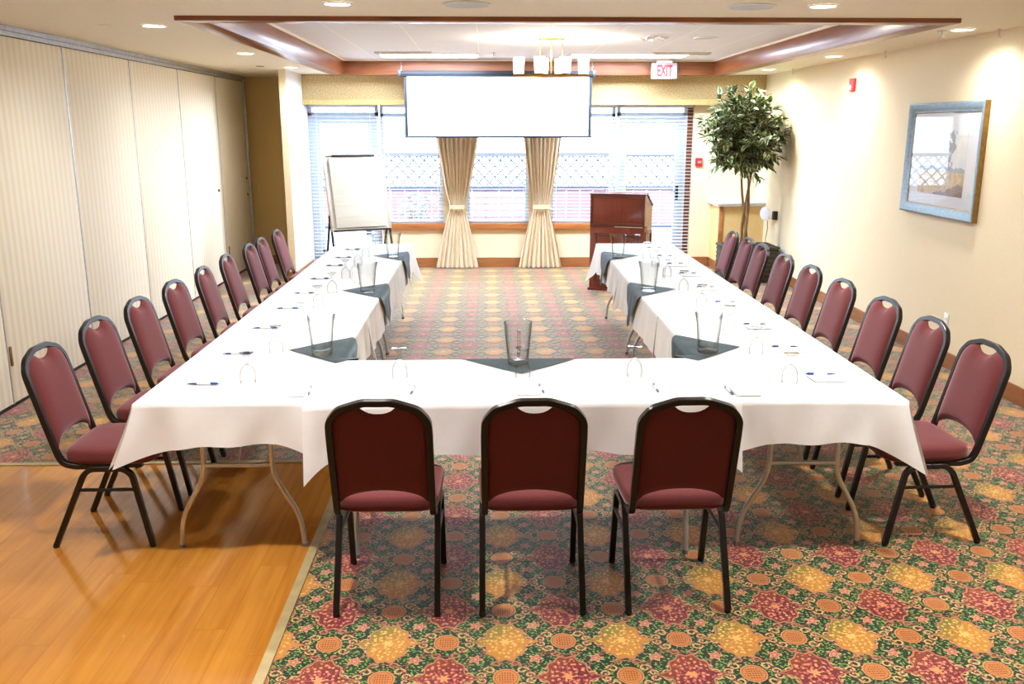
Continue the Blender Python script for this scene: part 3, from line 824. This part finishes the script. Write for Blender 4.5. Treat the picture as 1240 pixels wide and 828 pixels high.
for i, y in enumerate(LY_):
    j = 0 if i in (0, 6, 7) else rj.uniform(-.04, .04)
    w = ['burgundy banquet chair on the left side, nearest, standing on the hardwood edge'] + ['burgundy banquet chair on the left side, %s from the near end' % o for o in ORD[1:8]] + ['burgundy banquet chair at far end of the left row, before the stub wall']
    place_chair(-1.795 + (0 if i == 0 else rj.uniform(-.012, .012)), y, -PI / 2 + j, w[i], 'chairs along the left tables')
for i, y in enumerate(RY_):
    j = .03 if i == 0 else 0 if i in (6, 7, 8) else rj.uniform(-.04, .04)
    w = ['burgundy banquet chair on the right side, nearest, fully visible on carpet'] + ['burgundy banquet chair on the right side, %s from the near end' % o for o in ORD[1:8]] + ['burgundy banquet chair at far end of the right row, before the ledge']
    place_chair(2.085 + i * .007, y, PI / 2 + j, w[i], 'chairs along the right tables')
for x, y, rz, lb in ((-.407, 3.49, -.012, 'left'), (.177, 3.482, 0, 'middle'), (.764, 3.478, .012, 'right')):
    place_chair(x, y, rz, 'burgundy banquet chair seen from behind, %s of three at the front table' % lb, 'chairs at the front table')

# ------------------------------------------------------------------ folding tables, cloths, napkins
TL, TW, TT = 1.83, .76, .745
def make_table(label, inset=.16):
    t = thing('folding_table', label, 'table')
    MB().bbox(-TW / 2 + .004, TW / 2 - .004, -TL / 2 + .004, TL / 2 - .004, TT - .03, TT, b=.006).build('tabletop', M['board'], t)
    for sy in (-1, 1):
        yy = sy * (TL / 2 - inset)
        for sx in (-1, 1):
            p = smooth_path([(sx * .155, yy, TT - .03), (sx * .155, yy, .36), (sx * .272, yy, .155), (sx * .285, yy, .008)], 7, .07)
            o = MB().tube(p, .0125, 12).build('leg', M['steel'], t)
            MB().lathe([(.0001, 0), (.014, 0), (.015, .02), (.0126, .022)], 12, c=(sx * .285, yy, 0)).build('foot_cap', M['grey'], o)
        MB().tube([(-.155, yy, .41), (.155, yy, .41)], .011, 10).build('crossbar', M['steel'], t)
        MB().tube([(0, yy, .41), (0, yy - sy * .3, TT - .032)], .006, 8).build('brace', M['steel'], t)
    remember(t); return t
ZC = ZC0 = .757
def make_cloth(name, label, sides, cor, seed, loc, rz, cut={}, ext=0, zoff=0):
    """sides: overhang for [-y, +x, +y, -x] (0 = none); cor: {corner: (drop, out)}; corner 0 = between side -y and +x, then on"""
    rnd = random.Random(seed); ph = [rnd.random() * 6 for _ in range(6)]
    hx, hy = TW / 2 + .003, TL / 2 + .001 + ext; ZC = ZC0 + zoff
    C = [Vector((hx, -hy)), Vector((hx, hy)), Vector((-hx, hy)), Vector((-hx, -hy))]
    nrm = [Vector((0, -1)), Vector((1, 0)), Vector((0, 1)), Vector((-1, 0))]
    mb = MB()
    NT_X, NT_Y = 16, 34
    def top(u, v):
        x, y = -hx + 2 * hx * u, -hy + 2 * hy * v
        z = ZC + .0015 * math.sin(x * 9 + ph[0]) * math.sin(y * 7 + ph[1])
        return Vector((x, y, z if 0 < u < 1 and 0 < v < 1 else ZC))
    mb.grid(NT_X, NT_Y, top)
    for s in range(4):
        if not sides[s]: continue
        d0 = sides[s]; a, c = C[(s - 1) % 4], C[s]; Ls = (c - a).length; tdir = (c - a).normalized(); n = nrm[s]
        ca, cc = cor.get((s - 1) % 4), cor.get(s)
        U0, U1 = cut.get(s, (0, Ls)); NU = int((U1 - U0) / .018); NV = 14
        def fn(u, v, d0=d0, a=a, Ls=Ls, tdir=tdir, n=n, ca=ca, cc=cc, s=s, U0=U0, U1=U1):
            q0 = U0 + u * (U1 - U0); q1 = Ls - q0
            d = d0 + .006 * math.sin(q0 * 8 + ph[s]) + .005 * math.sin(q0 * 21 + ph[s + 1])
            o = .016 + .006 * math.sin(q0 * 13 + ph[s + 2]); tx = 0
            for q, cn, sg in ((q0, ca, -1), (q1, cc, 1)):
                if not cn: continue
                R = .17; k = max(0, 1 - q / R)
                d += (cn[0] - d0) * k ** 1.5; o += (cn[1] - .016) * k ** 2.2
                k2 = max(0, 1 - q / .20); tx += sg * (cn[2] if len(cn) > 2 else cn[1]) * k2 ** 2
                # little fold beside the corner
                o -= .018 * math.sin(PI * min(1, max(0, (q - .03) / .16))) if q < .19 else 0
            if v < .08:     # rounded table edge
                t_ = v / .08; return Vector((a + tdir * q0 + n * .006 * math.sin(t_ * PI / 2)).to_tuple() + (ZC - .006 * (1 - math.cos(t_ * PI / 2)),))
            w = (v - .08) / .92
            rip = .007 * w * math.sin(q0 * 26 + ph[s] * 2 + 2 * w) + .006 * w * math.sin(q0 * 11 + ph[s + 1])
            p = a + tdir * (q0 + tx * w ** 1.2) + n * (.006 + o * w ** 1.15 + rip)
            return Vector((p.x, p.y, ZC - .006 - (d - .006) * w))
        mb.grid(NU, NV, fn)
    o = mb.build(name, M['linen'], None, ang=85, weld=True)
    o.location = (loc[0], loc[1], 0); o.rotation_euler = (0, 0, rz)
    return tag(o, label, 'tablecloth', 'white tablecloths')
def make_napkin(label, x, y, ang, drop=.25, flat=0, dz=0):
    """slate square laid cornerwise over the table edge; local -y points onto the table"""
    D = .295
    def fn(u, v):
        p, q = (2 * u - 1), (2 * v - 1)
        a = (p - q) * D / 2; b_ = (p + q) * D / 2
        if b_ <= 0 or flat * a > .185: return Vector((a, b_, ZC + .0035 + .001 * math.sin(a * 30)))
        k = b_ / D
        if b_ < .035:
            th = b_ / .035 * PI / 2; r = .030
            return Vector((a, r * math.sin(th), ZC + .0035 - r * (1 - math.cos(th))))
        return Vector((a * (1 - .15 * k), .030 + .028 * k + .006 * math.sin(a * 40) * k, ZC - .0265 - (b_ - .035) * drop / .25))
    o = MB().grid(28, 28, fn).build('napkin', M['napkin'], None, ang=80)
    o.location = (x, y, dz); o.rotation_euler = (0, 0, ang)
    tag(o, label, 'napkin', 'dark napkins under the pitchers')

table0 = make_table('folding table under white cloth at the near end of the left row')
LCX, RCX = [-1.145, -1.147, -1.15], [1.464, 1.482, 1.508]
LCY = [4.652, 6.486, 8.320]; RCY = [4.608, 6.4405, 8.273]; RRZ = -.012
table0.location = (LCX[0], LCY[0], 0); table0['group'] = 'folding tables'
names = ['near', 'middle', 'far']
for i in (1, 2): dup(table0, (LCX[i], LCY[i], 0), 0, 'folding table under white cloth, %s of three in the left row' % names[i], 'folding tables')
for i in range(3): dup(table0, (RCX[i], RCY[i], 0), RRZ, 'folding table under white cloth, %s of three in the right row' % names[i], 'folding tables')
FT = (.155, 4.062)
dup(table0, FT + (0,), PI / 2, 'folding table under white cloth joining the two rows in front', 'folding tables')
OH = .195
make_cloth('tablecloth', 'white tablecloth with drooping corners on the near left table', [OH, OH + .05, 0, OH - .03], {3: (.275, .085), 0: (.225, .02, -.012)}, 1, (LCX[0], LCY[0]), 0, {1: (.742, TL)})
make_cloth('tablecloth', 'white tablecloth on the middle table of the left row', [0, OH + .07, 0, OH - .03], {0: (.30, .04, -.01), 1: (.36, .06, -.01)}, 2, (LCX[1], LCY[1]), 0)
make_cloth('tablecloth', 'white tablecloth on the far left table before the flip chart', [0, OH + .07, OH, OH - .03], {0: (.30, .04, -.01), 1: (.42, .10), 2: (.28, .08)}, 3, (LCX[2], LCY[2]), 0)
make_cloth('tablecloth', 'white tablecloth with drooping corners on the near right table', [OH, OH - .03, 0, OH + .05], {0: (.315, .075), 3: (.215, .016, -.012)}, 4, (RCX[0], RCY[0]), RRZ, {3: (0, TL - .712)})
make_cloth('tablecloth', 'white tablecloth on the middle table of the right row', [0, OH - .03, 0, OH + .07], {2: (.36, .06, -.01), 3: (.30, .04, -.01)}, 5, (RCX[1], RCY[1]), RRZ)
make_cloth('tablecloth', 'white tablecloth on the far right table before the lectern', [0, OH - .03, OH, OH + .07], {1: (.28, .08), 2: (.40, .10), 3: (.30, .04, -.01)}, 6, (RCX[2], RCY[2]), RRZ)
# front table is turned: its -x side faces the camera after +90 deg turn is +x -> -y ... side order follows the turn
make_cloth('tablecloth', 'white tablecloth on the front table behind the three chairs', [0, OH + .03, 0, OH + .03], {0: (.345, .06, .0), 1: (.30, .07, .0)}, 7, FT, -PI / 2, {3: (.037, TL + .023)}, .03, .0022)

FLL, FLR = 1, -1
for i in range(3):
    make_napkin('dark slate napkin under the pitcher on the %s left table' % names[i], -.765 - .003 * i, (4.683, 6.493, 8.33)[i], -PI / 2, .25, FLL if i == 0 else 0)
    make_napkin('dark slate napkin under the pitcher on the %s right table' % names[i], (1.080, 1.103, 1.127)[i], (4.68, 6.48, 8.27)[i], PI / 2 + RRZ, .25, FLR if i == 0 else 0)
make_napkin('dark slate napkin at back edge of the front table', .165, 4.446, 0, .25, 0, .0032)

# ------------------------------------------------------------------ pitchers, goblets, pads, pens
def make_pitcher():
    t = thing('water_pitcher', '', 'pitcher')
    def warp(v, a, r, z):     # pouring lip
        k = max(0, math.cos(a)) ** 10 * max(0, (z - .17) / .04)
        return Vector((v.x * (1 + .16 * k), v.y, v.z + .008 * k))
    MB().lathe([(.0001, .0), (.050, .0), (.053, .005), (.0535, .03), (.058, .08), (.066, .16), (.0695, .205), (.070, .211), (.0675, .211), (.064, .16), (.056, .08), (.050, .034), (.046, .026), (.0001, .022)], 40, warp=warp).build('body', M['glass'], t, ang=50)
    MB().tube(smooth_path([(-.063, 0, .178), (-.098, 0, .185), (-.116, 0, .165), (-.112, 0, .085), (-.085, 0, .058), (-.055, 0, .058)], 5, .03), .008, 10).build('handle', M['goblet'], t)
    remember(t); return t
p0 = make_pitcher(); first = True
def place_pitcher(x, y, rz, label):
    global first
    loc = (x, y, ZC + (.0055 if abs(x) > .5 else .0085))
    if first: p0.location = loc; p0.rotation_euler = (0, 0, rz); p0['label'] = label; p0['group'] = 'glass water pitchers'; first = False
    else: dup(p0, loc, rz, label, 'glass water pitchers')
for i in range(3):
    place_pitcher(-.862, (4.57, 6.42, 8.26)[i], -.2 + .1 * i, 'clear glass water pitcher with handle on the %s left table' % names[i])
    place_pitcher((1.165, 1.178, 1.20)[i], (4.56, 6.40, 8.10)[i], PI + .2 - .1 * i, 'clear glass water pitcher with handle on the %s right table' % names[i])
place_pitcher(.155, 4.345, PI / 2, 'clear glass water pitcher at back edge of the front table')

def make_goblet():
    t = thing('water_goblet', '', 'glass')
    MB().lathe([(.0345, 0), (.0365, .012), (.0375, .035), (.034, .06), (.024, .08), (.009, .092)], 28).build('bowl', M['goblet'], t, ang=50)
    MB().lathe([(.009, .092), (.006, .098), (.0085, .106), (.006, .114), (.007, .124), (.016, .134)], 20).build('stem', M['goblet'], t, ang=50)
    MB().lathe([(.016, .134), (.026, .143), (.033, .147), (.033, .150), (.0001, .149)], 28).build('foot', M['goblet'], t, ang=50)
    remember(t); return t
def make_pad():
    t = thing('notepad', '', 'notepad')
    MB().box(-.054, .054, -.078, .078, 0, .0035).build('sheets', M['paper'], t, smooth=False)
    MB().box(-.054, .054, .0765, .0785, 0, .0042).build('binding', M['speaker'], t, smooth=False)
    remember(t); return t
def make_pen():
    t = thing('ballpoint_pen', '', 'pen')
    R_ = Matrix.Rotation(PI / 2, 4, 'X')
    MB().lathe([(.0048, -.03), (.0048, .035)], 10, M=R_).build('barrel', M['pen_white'], t)
    MB().lathe([(.0012, -.072), (.0048, -.052), (.005, -.03)], 10, M=R_).build('grip', M['ink'], t)
    MB().lathe([(.005, .035), (.005, .062), (.003, .066), (.003, .072), (.0001, .072)], 10, M=R_).build('cap', M['ink'], t)
    mb = MB(); mb.box(-.0015, .0015, -.066, -.03, .004, .0075); mb.build('clip', M['ink'], t, smooth=False)
    remember(t); return t
proto = {}
def put(kind, mk, loc, rz, label, group):
    if kind not in proto:
        proto[kind] = o = mk(); o.location = loc; o.rotation_euler = (0, 0, rz); o['label'] = label; o['group'] = group
    else: dup(proto[kind], loc, rz, label, group)
def setting(x, y, ang, where, glass=True, gx=0):
    """place setting facing direction ang (0 = towards +y); pad, pen on its right edge, goblet ahead"""
    c, s = math.cos(ang), math.sin(ang)
    at = lambda a, b_: (x + a * c - b_ * s, y + a * s + b_ * c)
    jz = rj.uniform(-.05, .05); zt = ZC + .003
    put('pad', make_pad, at(0, 0) + (zt,), ang + jz, 'white notepad ' + where, 'white notepads')
    put('pen', make_pen, at(.066, .005) + (zt + .0052,), ang + jz + rj.uniform(-.06, .06) + PI, 'blue and white pen beside notepad ' + where, 'blue and white pens')
    if glass: put('goblet', make_goblet, at(gx, .205) + (ZC + .002,), rj.uniform(0, 6), 'upturned clear stemmed goblet beyond notepad ' + where, 'upturned goblets')
o9 = ['nearest', 'second', 'third', 'fourth', 'fifth', 'sixth', 'seventh', 'eighth', 'farthest']
PLY = [4.08, 4.655, 5.275, 5.875, 6.43, 7.07, 7.77, 8.27, 8.82]
PRY = [4.035, 4.59, 5.165, 5.88, 6.47, 7.12, 7.655, 8.155, 8.74]
for i in range(9):
    setting(-1.315, PLY[i], -PI / 2, ('before the %s left-side chair' % o9[i]), True, .045)
for i in range(9):
    setting(1.605 + .008 * i, PRY[i], PI / 2, ('before the %s right-side chair' % o9[i]), True, -.08 if i < 7 else -.10)
for (x, w, gx) in ((-.402, 'before the left front chair', -.01), (.18, 'before the middle front chair', -.012), (.70, 'before the right front chair', .0)):
    setting(x, 3.885, 0, w, True, gx)
setting(-.865, 3.885, 0, 'at the near inner corner of the left row', False)
# right corner pad: the pen lies left of it
put('pad', make_pad, (1.16, 3.845, ZC + .003), 0, 'white notepad at the near inner corner of the right row', 'white notepads')
put('pen', make_pen, (1.087, 3.845, ZC + .0082), .02, 'blue and white pen beside notepad at the near inner corner of the right row', 'blue and white pens')

# ------------------------------------------------------------------ lectern
t = thing('lectern', 'cherry wood panelled lectern with sloping top before the windows', 'lectern', (1.245, 10.74, 0), math.radians(-22))
w, d = .66, .42
mb = MB(); mb.bbox(.0, w, 0, .03, .03, .77, b=.006)
mb.build('front_panel', M['lectern'], t)
mb = MB()
for q in ((.05, .09, .1, .70), (w - .09, w - .05, .1, .70), (.09, w - .09, .1, .14), (.09, w - .09, .66, .70)): mb.bbox(q[0], q[1], -.012, .0, q[2], q[3], b=.005)
mb.build('moulding', M['lectern_d'], t)
for x0 in (0, w - .025):
    MB().bbox(x0 + .001, x0 + .024, .031, d, .03, .77, b=.004).build('side_panel', M['lectern'], t)
mb = MB(); q = .03
for (a, c, z0, z1) in ((.05, .09, .1, .72), (d - .05, d - .01, .1, .72), (.09, d - .05, .1, .14), (.09, d - .05, .68, .72)): mb.bbox(w - .001, w + .01, a, c, z0, z1, b=.004)
mb.build('side_moulding', M['lectern_d'], t)
MB().bbox(-.015, w + .015, -.015, d + .015, 0, .03, b=.006).build('plinth', M['lectern_d'], t)
mb = MB(); mb.bbox(-.006, w + .006, -.006, d, .770, .785, b=.003); mb.build('mid_rail', M['lectern_d'], t)
MB().box(.30, w - .02, -.0072, -.0062, .773, .782).build('inlay_strip', M['board'], t, smooth=False)
MB().bbox(0, w, 0, .03, .785, 1.15, b=.005).build('upper_panel', M['lectern'], t)
mb = MB()
for qq in ((.0, .03, .79, 1.145), (w - .03, w, .79, 1.145), (.03, w - .03, .79, .82), (.03, w - .03, 1.115, 1.145)): mb.bbox(qq[0], qq[1], -.010, .0, qq[2], qq[3], b=.004)
mb.build('upper_moulding', M['lectern_d'], t)
for x0 in (0, w - .025):
    vs = [(x0 + i * .025, y, z) for i in (0, 1) for (y, z) in ((.031, .785), (d, .785), (d, 1.0), (.10, 1.148), (.031, 1.148))]
    MB().add(vs, [(0, 1, 2, 3, 4), (9, 8, 7, 6, 5)] + [(k, (k + 1) % 5, 5 + (k + 1) % 5, 5 + k) for k in range(5)]).build('upper_side', M['lectern'], t, smooth=False)
ang = math.atan2(1.0 - 1.148, d - .10)
Mx = Matrix.Translation((0, .09, 1.155)) @ Matrix.Rotation(ang, 4, 'X')
mb = MB(); mb.bbox(-.012, w + .012, -.005, .375, 0, .02, b=.005, M=Mx); mb.build('sloping_top', M['lectern_d'], t)
MB().bbox(-.012, w + .012, -.012, .10, 1.149, 1.166, b=.005).build('top_cap', M['lectern_d'], t)

# ------------------------------------------------------------------ flip chart
t = thing('flip_chart', 'flip chart easel with ivory paper pad by the left window', 'flip chart', (-1.54, 10.95, 0), math.radians(26))
tilt = Matrix.Translation((0, -.10, .72)) @ Matrix.Rotation(math.radians(-16), 4, 'X')
bw, bh = .375, .93
mb = MB(); framebox_ = []
for q in ((-bw, -bw + .03, 0, bh), (bw - .03, bw, 0, bh), (-bw + .03, bw - .03, 0, .03), (-bw + .03, bw - .03, bh - .03, bh)): mb.bbox(q[0], q[1], -.012, .02, q[2], q[3], b=.004, M=tilt)
mb.build('board_frame', M['board'], t)
MB().box(-bw + .03, bw - .03, .0, .008, .03, bh - .03, M=tilt).build('board', M['white'], t, smooth=False)
def pf(u, v):
    x = -bw + .065 + (2 * bw - .10) * u; z = .035 + (bh - .075) * v
    return tilt @ Vector((x, -.020 - .004 * math.sin(v * 9) * (1 - v) - .006 * (1 - v) * math.sin(u * 3), z))
MB().grid(20, 24, pf).build('paper_pad', M['pad_paper'], t, ang=80)
MB().bbox(-bw + .11, bw - .11, -.03, -.012, bh - .035, bh - .015, b=.004, M=tilt).build('clamp_bar', M['metal_black'], t)
MB().bbox(-bw + .02, bw - .02, -.05, -.012, -.012, .004, b=.003, M=tilt).build('tray', M['metal_black'], t)
top = tilt @ Vector((0, .03, bh - .06)); mid = tilt @ Vector((0, .03, .16))
for sx in (-1, 1):
    xx = sx * (bw - .01)
    a = tilt @ Vector((xx, .03, bh - .05)); b1 = tilt @ Vector((xx, .03, .15))
    dirn = (b1 - a).normalized(); fz = b1 + dirn * (b1.z / -dirn.z) if dirn.z else b1
    MB().tube([a, b1], .010, sec=sq).build('upright', M['alu'], t)
    MB().tube([b1 - dirn * .02, Vector((fz.x, fz.y - .0, .004))], .011, sec=sq).build('leg', M['metal_black'], t)
    MB().tube([b1 + Vector((0, .02, .02)), Vector((xx, b1.y + .34, .004))], .011, sec=sq).build('leg', M['metal_black'], t)
    MB().bbox(xx - .014, xx + .014, b1.y - .03, b1.y + .04, b1.z - .04, b1.z + .05, b=.004).build('bracket', M['metal_black'], t)
MB().tube([(-bw + .01, fz.y + .05, .48), (bw - .01, fz.y + .05, .48)], .009, sec=sq).build('crossbar', M['metal_black'], t)

# ------------------------------------------------------------------ ficus and its planter
FX, FYY = 3.31, 11.42
t = thing('planter', 'dark woven box planter holding the ficus', 'planter', (FX + .05, FYY, 0))
mb = MB(); mb.bbox(-.33, .33, -.26, .26, .0, .44, b=.015)
for k in range(7): mb.bbox(-.335, .335, -.265, .265, .03 + k * .058, .058 + k * .058, b=.008)
mb.build('basket', M['wicker'], t)
MB().bbox(-.345, .345, -.275, .275, .425, .455, b=.01).build('rim', M['wicker'], t)
MB().box(-.30, .30, -.23, .23, .4551, .458).build('moss', M['soil'], t, smooth=False)
t = thing('ficus_tree', 'artificial variegated ficus tree with twisted trunks in the corner', 'plant', (FX, FYY, .461))
rf = random.Random(11)
mb = MB()
def stem_path(ph, r, h, drift):
    return [(r * math.cos(ph + z * 3.6) * (1 - .35 * z / h) + drift[0] * (z / h) ** 2, r * math.sin(ph + z * 3.6) + drift[1] * (z / h) ** 2, z) for z in [h * k / 16 for k in range(17)]]
for k, (ph, dr, hh) in enumerate(((0, (-.09, .03), 1.2), (2.1, (.05, .0), 1.35), (4.2, (.0, -.05), 1.2))):
    pth = stem_path(ph, .035, hh, dr); mb.tube(pth, [.021 - .010 * i / 16 for i in range(17)], 8)
mb.build('trunk', M['trunk'], t)
# leaf material: variegated
mt, nt, b = new_mat('variegated leaf', (80, 104, 50), .45)
v = coords(nt); n1 = noise(nt, v, 9, 2); n2 = noise(nt, v, 34, 1)
at_ = nt.nodes.new('ShaderNodeAttribute'); at_.attribute_name = 'edge'
ed = E(nt, at_.outputs['Fac'])
c = ramp2(nt, n1, (36, 62, 26), (88, 114, 50), .35, .65)
c = mixc(nt, ((ed + (n2 - .5) * .9 - .58) * 4.0).clamp(), c, lin((226, 222, 184)))
nt.links.new(c, b.inputs['Base Color']); M['leaf'] = mt
mb = MB(); edgev = []; br = MB()
CX, CY, CZ = -.09, -.02, 1.40
def inside(p):
    q = Vector(((p.x - CX) / .60, (p.y - CY) / .44, (p.z - CZ) / .64)); return q.length
nb = 0; twigs = []
while nb < 190:
    a = rf.uniform(0, 2 * PI); el = rf.uniform(-1.1, 1.3); ca = math.cos(el)
    dirn = Vector((math.cos(a) * ca * .60, math.sin(a) * ca * .42, math.sin(el) * .60))
    st = Vector((CX * .5 + rf.uniform(-.05, .05), rf.uniform(-.05, .05), rf.uniform(.95, 1.35)))
    en = Vector((CX, CY, CZ)) + dirn * rf.uniform(.55, 1.02)
    if en.x > .415: en.x = .415 - rf.uniform(0, .05)
    md = (st + en) / 2 + Vector((0, 0, rf.uniform(.03, .14)))
    pth = [st * (1 - q) ** 2 + md * 2 * q * (1 - q) + en * q * q for q in [k / 7 for k in range(8)]]
    br.tube(pth, [.006 - .004 * k / 7 for k in range(8)], 5); twigs.append(pth); nb += 1
for pth in twigs:
    for k in range(17):
        q = rf.uniform(.35, 1.0) * 7; i = min(6, int(q)); base = pth[i].lerp(pth[i + 1], q - i)
        out = (base - Vector((CX, CY, CZ - .3))).normalized()
        dr = (out * .7 + Vector((rf.uniform(-1, 1), rf.uniform(-1, 1), rf.uniform(-1.0, .35)))).normalized()
        L = rf.uniform(.085, .14); W = L * rf.uniform(.24, .31)
        side = dr.cross(Vector((rf.uniform(-.4, .4), rf.uniform(-.4, .4), 1))).normalized(); nr = side.cross(dr).normalized()
        pts = []
        for (tt, ww, zz) in ((0, 0, 0), (.25, .8, .0), (.5, 1, -.02), (.78, .62, -.06), (1, 0, -.14)):
            cpt = base + dr * L * (tt + .12) + nr * L * zz
            if ww == 0: pts.append((cpt, .2))
            else: pts += [(cpt + side * W * ww + nr * W * .25, 1), (cpt, 0), (cpt - side * W * ww + nr * W * .25, 1)]
        mxx = max(p.x for p, _ in pts)
        if mxx > .445:
            sh = Vector((.445 - mxx, 0, 0)); pts = [(p + sh, e) for p, e in pts]
        mb.add([p for p, _ in pts], [(0, 1, 2), (0, 2, 3), (1, 4, 5, 2), (2, 5, 6, 3), (4, 7, 8, 5), (5, 8, 9, 6), (7, 10, 8), (8, 10, 9)])
        edgev += [e for _, e in pts]
br.build('branches', M['trunk'], t)
me = bpy.data.meshes.new('foliage'); me.from_pydata(mb.v, [], mb.f); me.materials.append(M['leaf'])
at2 = me.attributes.new('edge', 'FLOAT', 'POINT'); at2.data.foreach_set('value', edgev)
me.polygons.foreach_set('use_smooth', [True] * len(me.polygons)); me.update()
fo = bpy.data.objects.new('foliage', me); COL.objects.link(fo); fo.parent = t

# ------------------------------------------------------------------ outside
struct(plain('ground_outside', [(-14, 14, YB + .2, 30, -.2, -.06)], noisy('pale paving', (170, 172, 180), (156, 158, 168), 3, .9)))
M['fence'] = noisy('weathered pinkish fence wood', (164, 126, 128), (148, 114, 118), 2, .9, 0, (6, 6, .6))
M['lattice'] = noisy('pale lattice wood', (84, 90, 108), (78, 84, 102), 6, .9)
t = thing('garden_fence', 'reddish wooden garden fence with lattice top outside the windows', 'fence', (0, 16.8, -.06))
mb = MB(); k = -9.0
while k < 9: mb.box(k, k + .235, -.01, .012, .22, .86); k += .25
mb.build('board_panel', M['fence'], t, smooth=False)
mb = MB()
for z0, z1 in ((.86, .93), (1.47, 1.53), (.16, .22)): mb.box(-9, 9, -.03, .04, z0, z1)
mb.build('rail', M['lattice'], t, smooth=False)
mb = MB(); k = -9.6
while k < 9:
    for sg in (1, -1):
        x0, x1 = (k, k + .54) if sg > 0 else (k + .54, k)
        vs = [(x0 - .02, -.004 * sg, .93), (x0 + .02, -.004 * sg, .93), (x1 + .02, -.004 * sg, 1.47), (x1 - .02, -.004 * sg, 1.47)]
        mb.add(vs, [(0, 1, 2, 3)])
    k += .2
mb.build('lattice', M['lattice'], t, smooth=False)
for k in range(-4, 5): MB().bbox(k * 2.2 - .05, k * 2.2 + .05, .05, .13, 0, .9, b=.01).build('post', M['lattice'], t)
M['bench'] = noisy('pale blue grey paint', (176, 186, 206), (166, 176, 198), 8, .7)
t = thing('garden_bench', 'pale blue-grey garden bench outside the middle window', 'bench', (.16, 15.2, -.06))
for sx in (-.62, .62):
    MB().bbox(sx - .03, sx + .03, -.25, -.19, 0, .62, b=.006).build('leg', M['bench'], t)
    MB().bbox(sx - .03, sx + .03, .19, .25, 0, .92, b=.006).build('leg', M['bench'], t)
    MB().bbox(sx - .035, sx + .035, -.27, .2, .62, .66, b=.008).build('armrest', M['bench'], t)
mb = MB()
for k in range(5): mb.bbox(-.65, .65, -.24 + k * .09, -.165 + k * .09, .42, .45, b=.005)
mb.build('seat', M['bench'], t)
mb = MB()
for k in range(4): mb.bbox(-.65, .65, .195, .22, .52 + k * .105, .60 + k * .105, b=.005)
mb.build('backrest', M['bench'], t)
t = thing('garden_shrub', 'pale leafy shrub outside, left of the left curtain', 'shrub', (-1.15, 15.4, -.06))
mb = MB()
for k in range(420):
    a = rf.uniform(0, 2 * PI); r = rf.random() ** .5; zz = rf.uniform(.1, .85); rr = .42 * math.sin(PI * min(1, zz / .95)) ** .6
    p = Vector((math.cos(a) * r * rr, math.sin(a) * r * rr, zz)); dd = Vector((rf.uniform(-1, 1), rf.uniform(-1, 1), rf.uniform(-.2, 1))).normalized() * .09
    sd = dd.cross(Vector((rf.uniform(-1, 1), rf.uniform(-1, 1), rf.uniform(-1, 1)))).normalized() * .022
    mb.add([p, p + dd * .5 + sd, p + dd, p + dd * .5 - sd], [(0, 1, 2, 3)])
mb.build('foliage', noisy('frosted leaf', (150, 164, 156), (130, 146, 140), 8, .8), t)
mb = MB()
for k in range(6): mb.tube([(0, 0, 0), (.1 * math.cos(k), .1 * math.sin(k), .3), (.2 * math.cos(k), .2 * math.sin(k), .6)], .01, 6)
mb.build('stem', M['trunk'], t)

# ------------------------------------------------------------------ light
w = bpy.data.worlds.new('world'); SC.world = w; w.use_nodes = True
bg = w.node_tree.nodes['Background']; bg.inputs[0].default_value = (.86, .93, 1, 1); bg.inputs[1].default_value = WS
def portal(x0, x1, z0, z1):
    L = bpy.data.lights.new('window_portal', 'AREA'); L.shape = 'RECTANGLE'; L.size = x1 - x0; L.size_y = z1 - z0; L.cycles.is_portal = True
    o = bpy.data.objects.new('window_portal', L); COL.objects.link(o); o.location = ((x0 + x1) / 2, YB + .22, (z0 + z1) / 2); o.rotation_euler = (-PI / 2, 0, 0)
portal(PX1, RX, .05, 2.25)

SC.view_settings.view_transform = 'Standard'; SC.view_settings.look = 'None'; SC.view_settings.exposure = .55; SC.view_settings.gamma = 1.0
SC.view_settings.use_white_balance = True; SC.view_settings.white_balance_temperature = 5750; SC.view_settings.white_balance_tint = 10
SC.cycles.max_bounces = 8; SC.cycles.transparent_max_bounces = 24; SC.cycles.caustics_reflective = False; SC.cycles.caustics_refractive = False
SC.cycles.use_denoising = True
SC.cycles.sample_clamp_indirect = 6
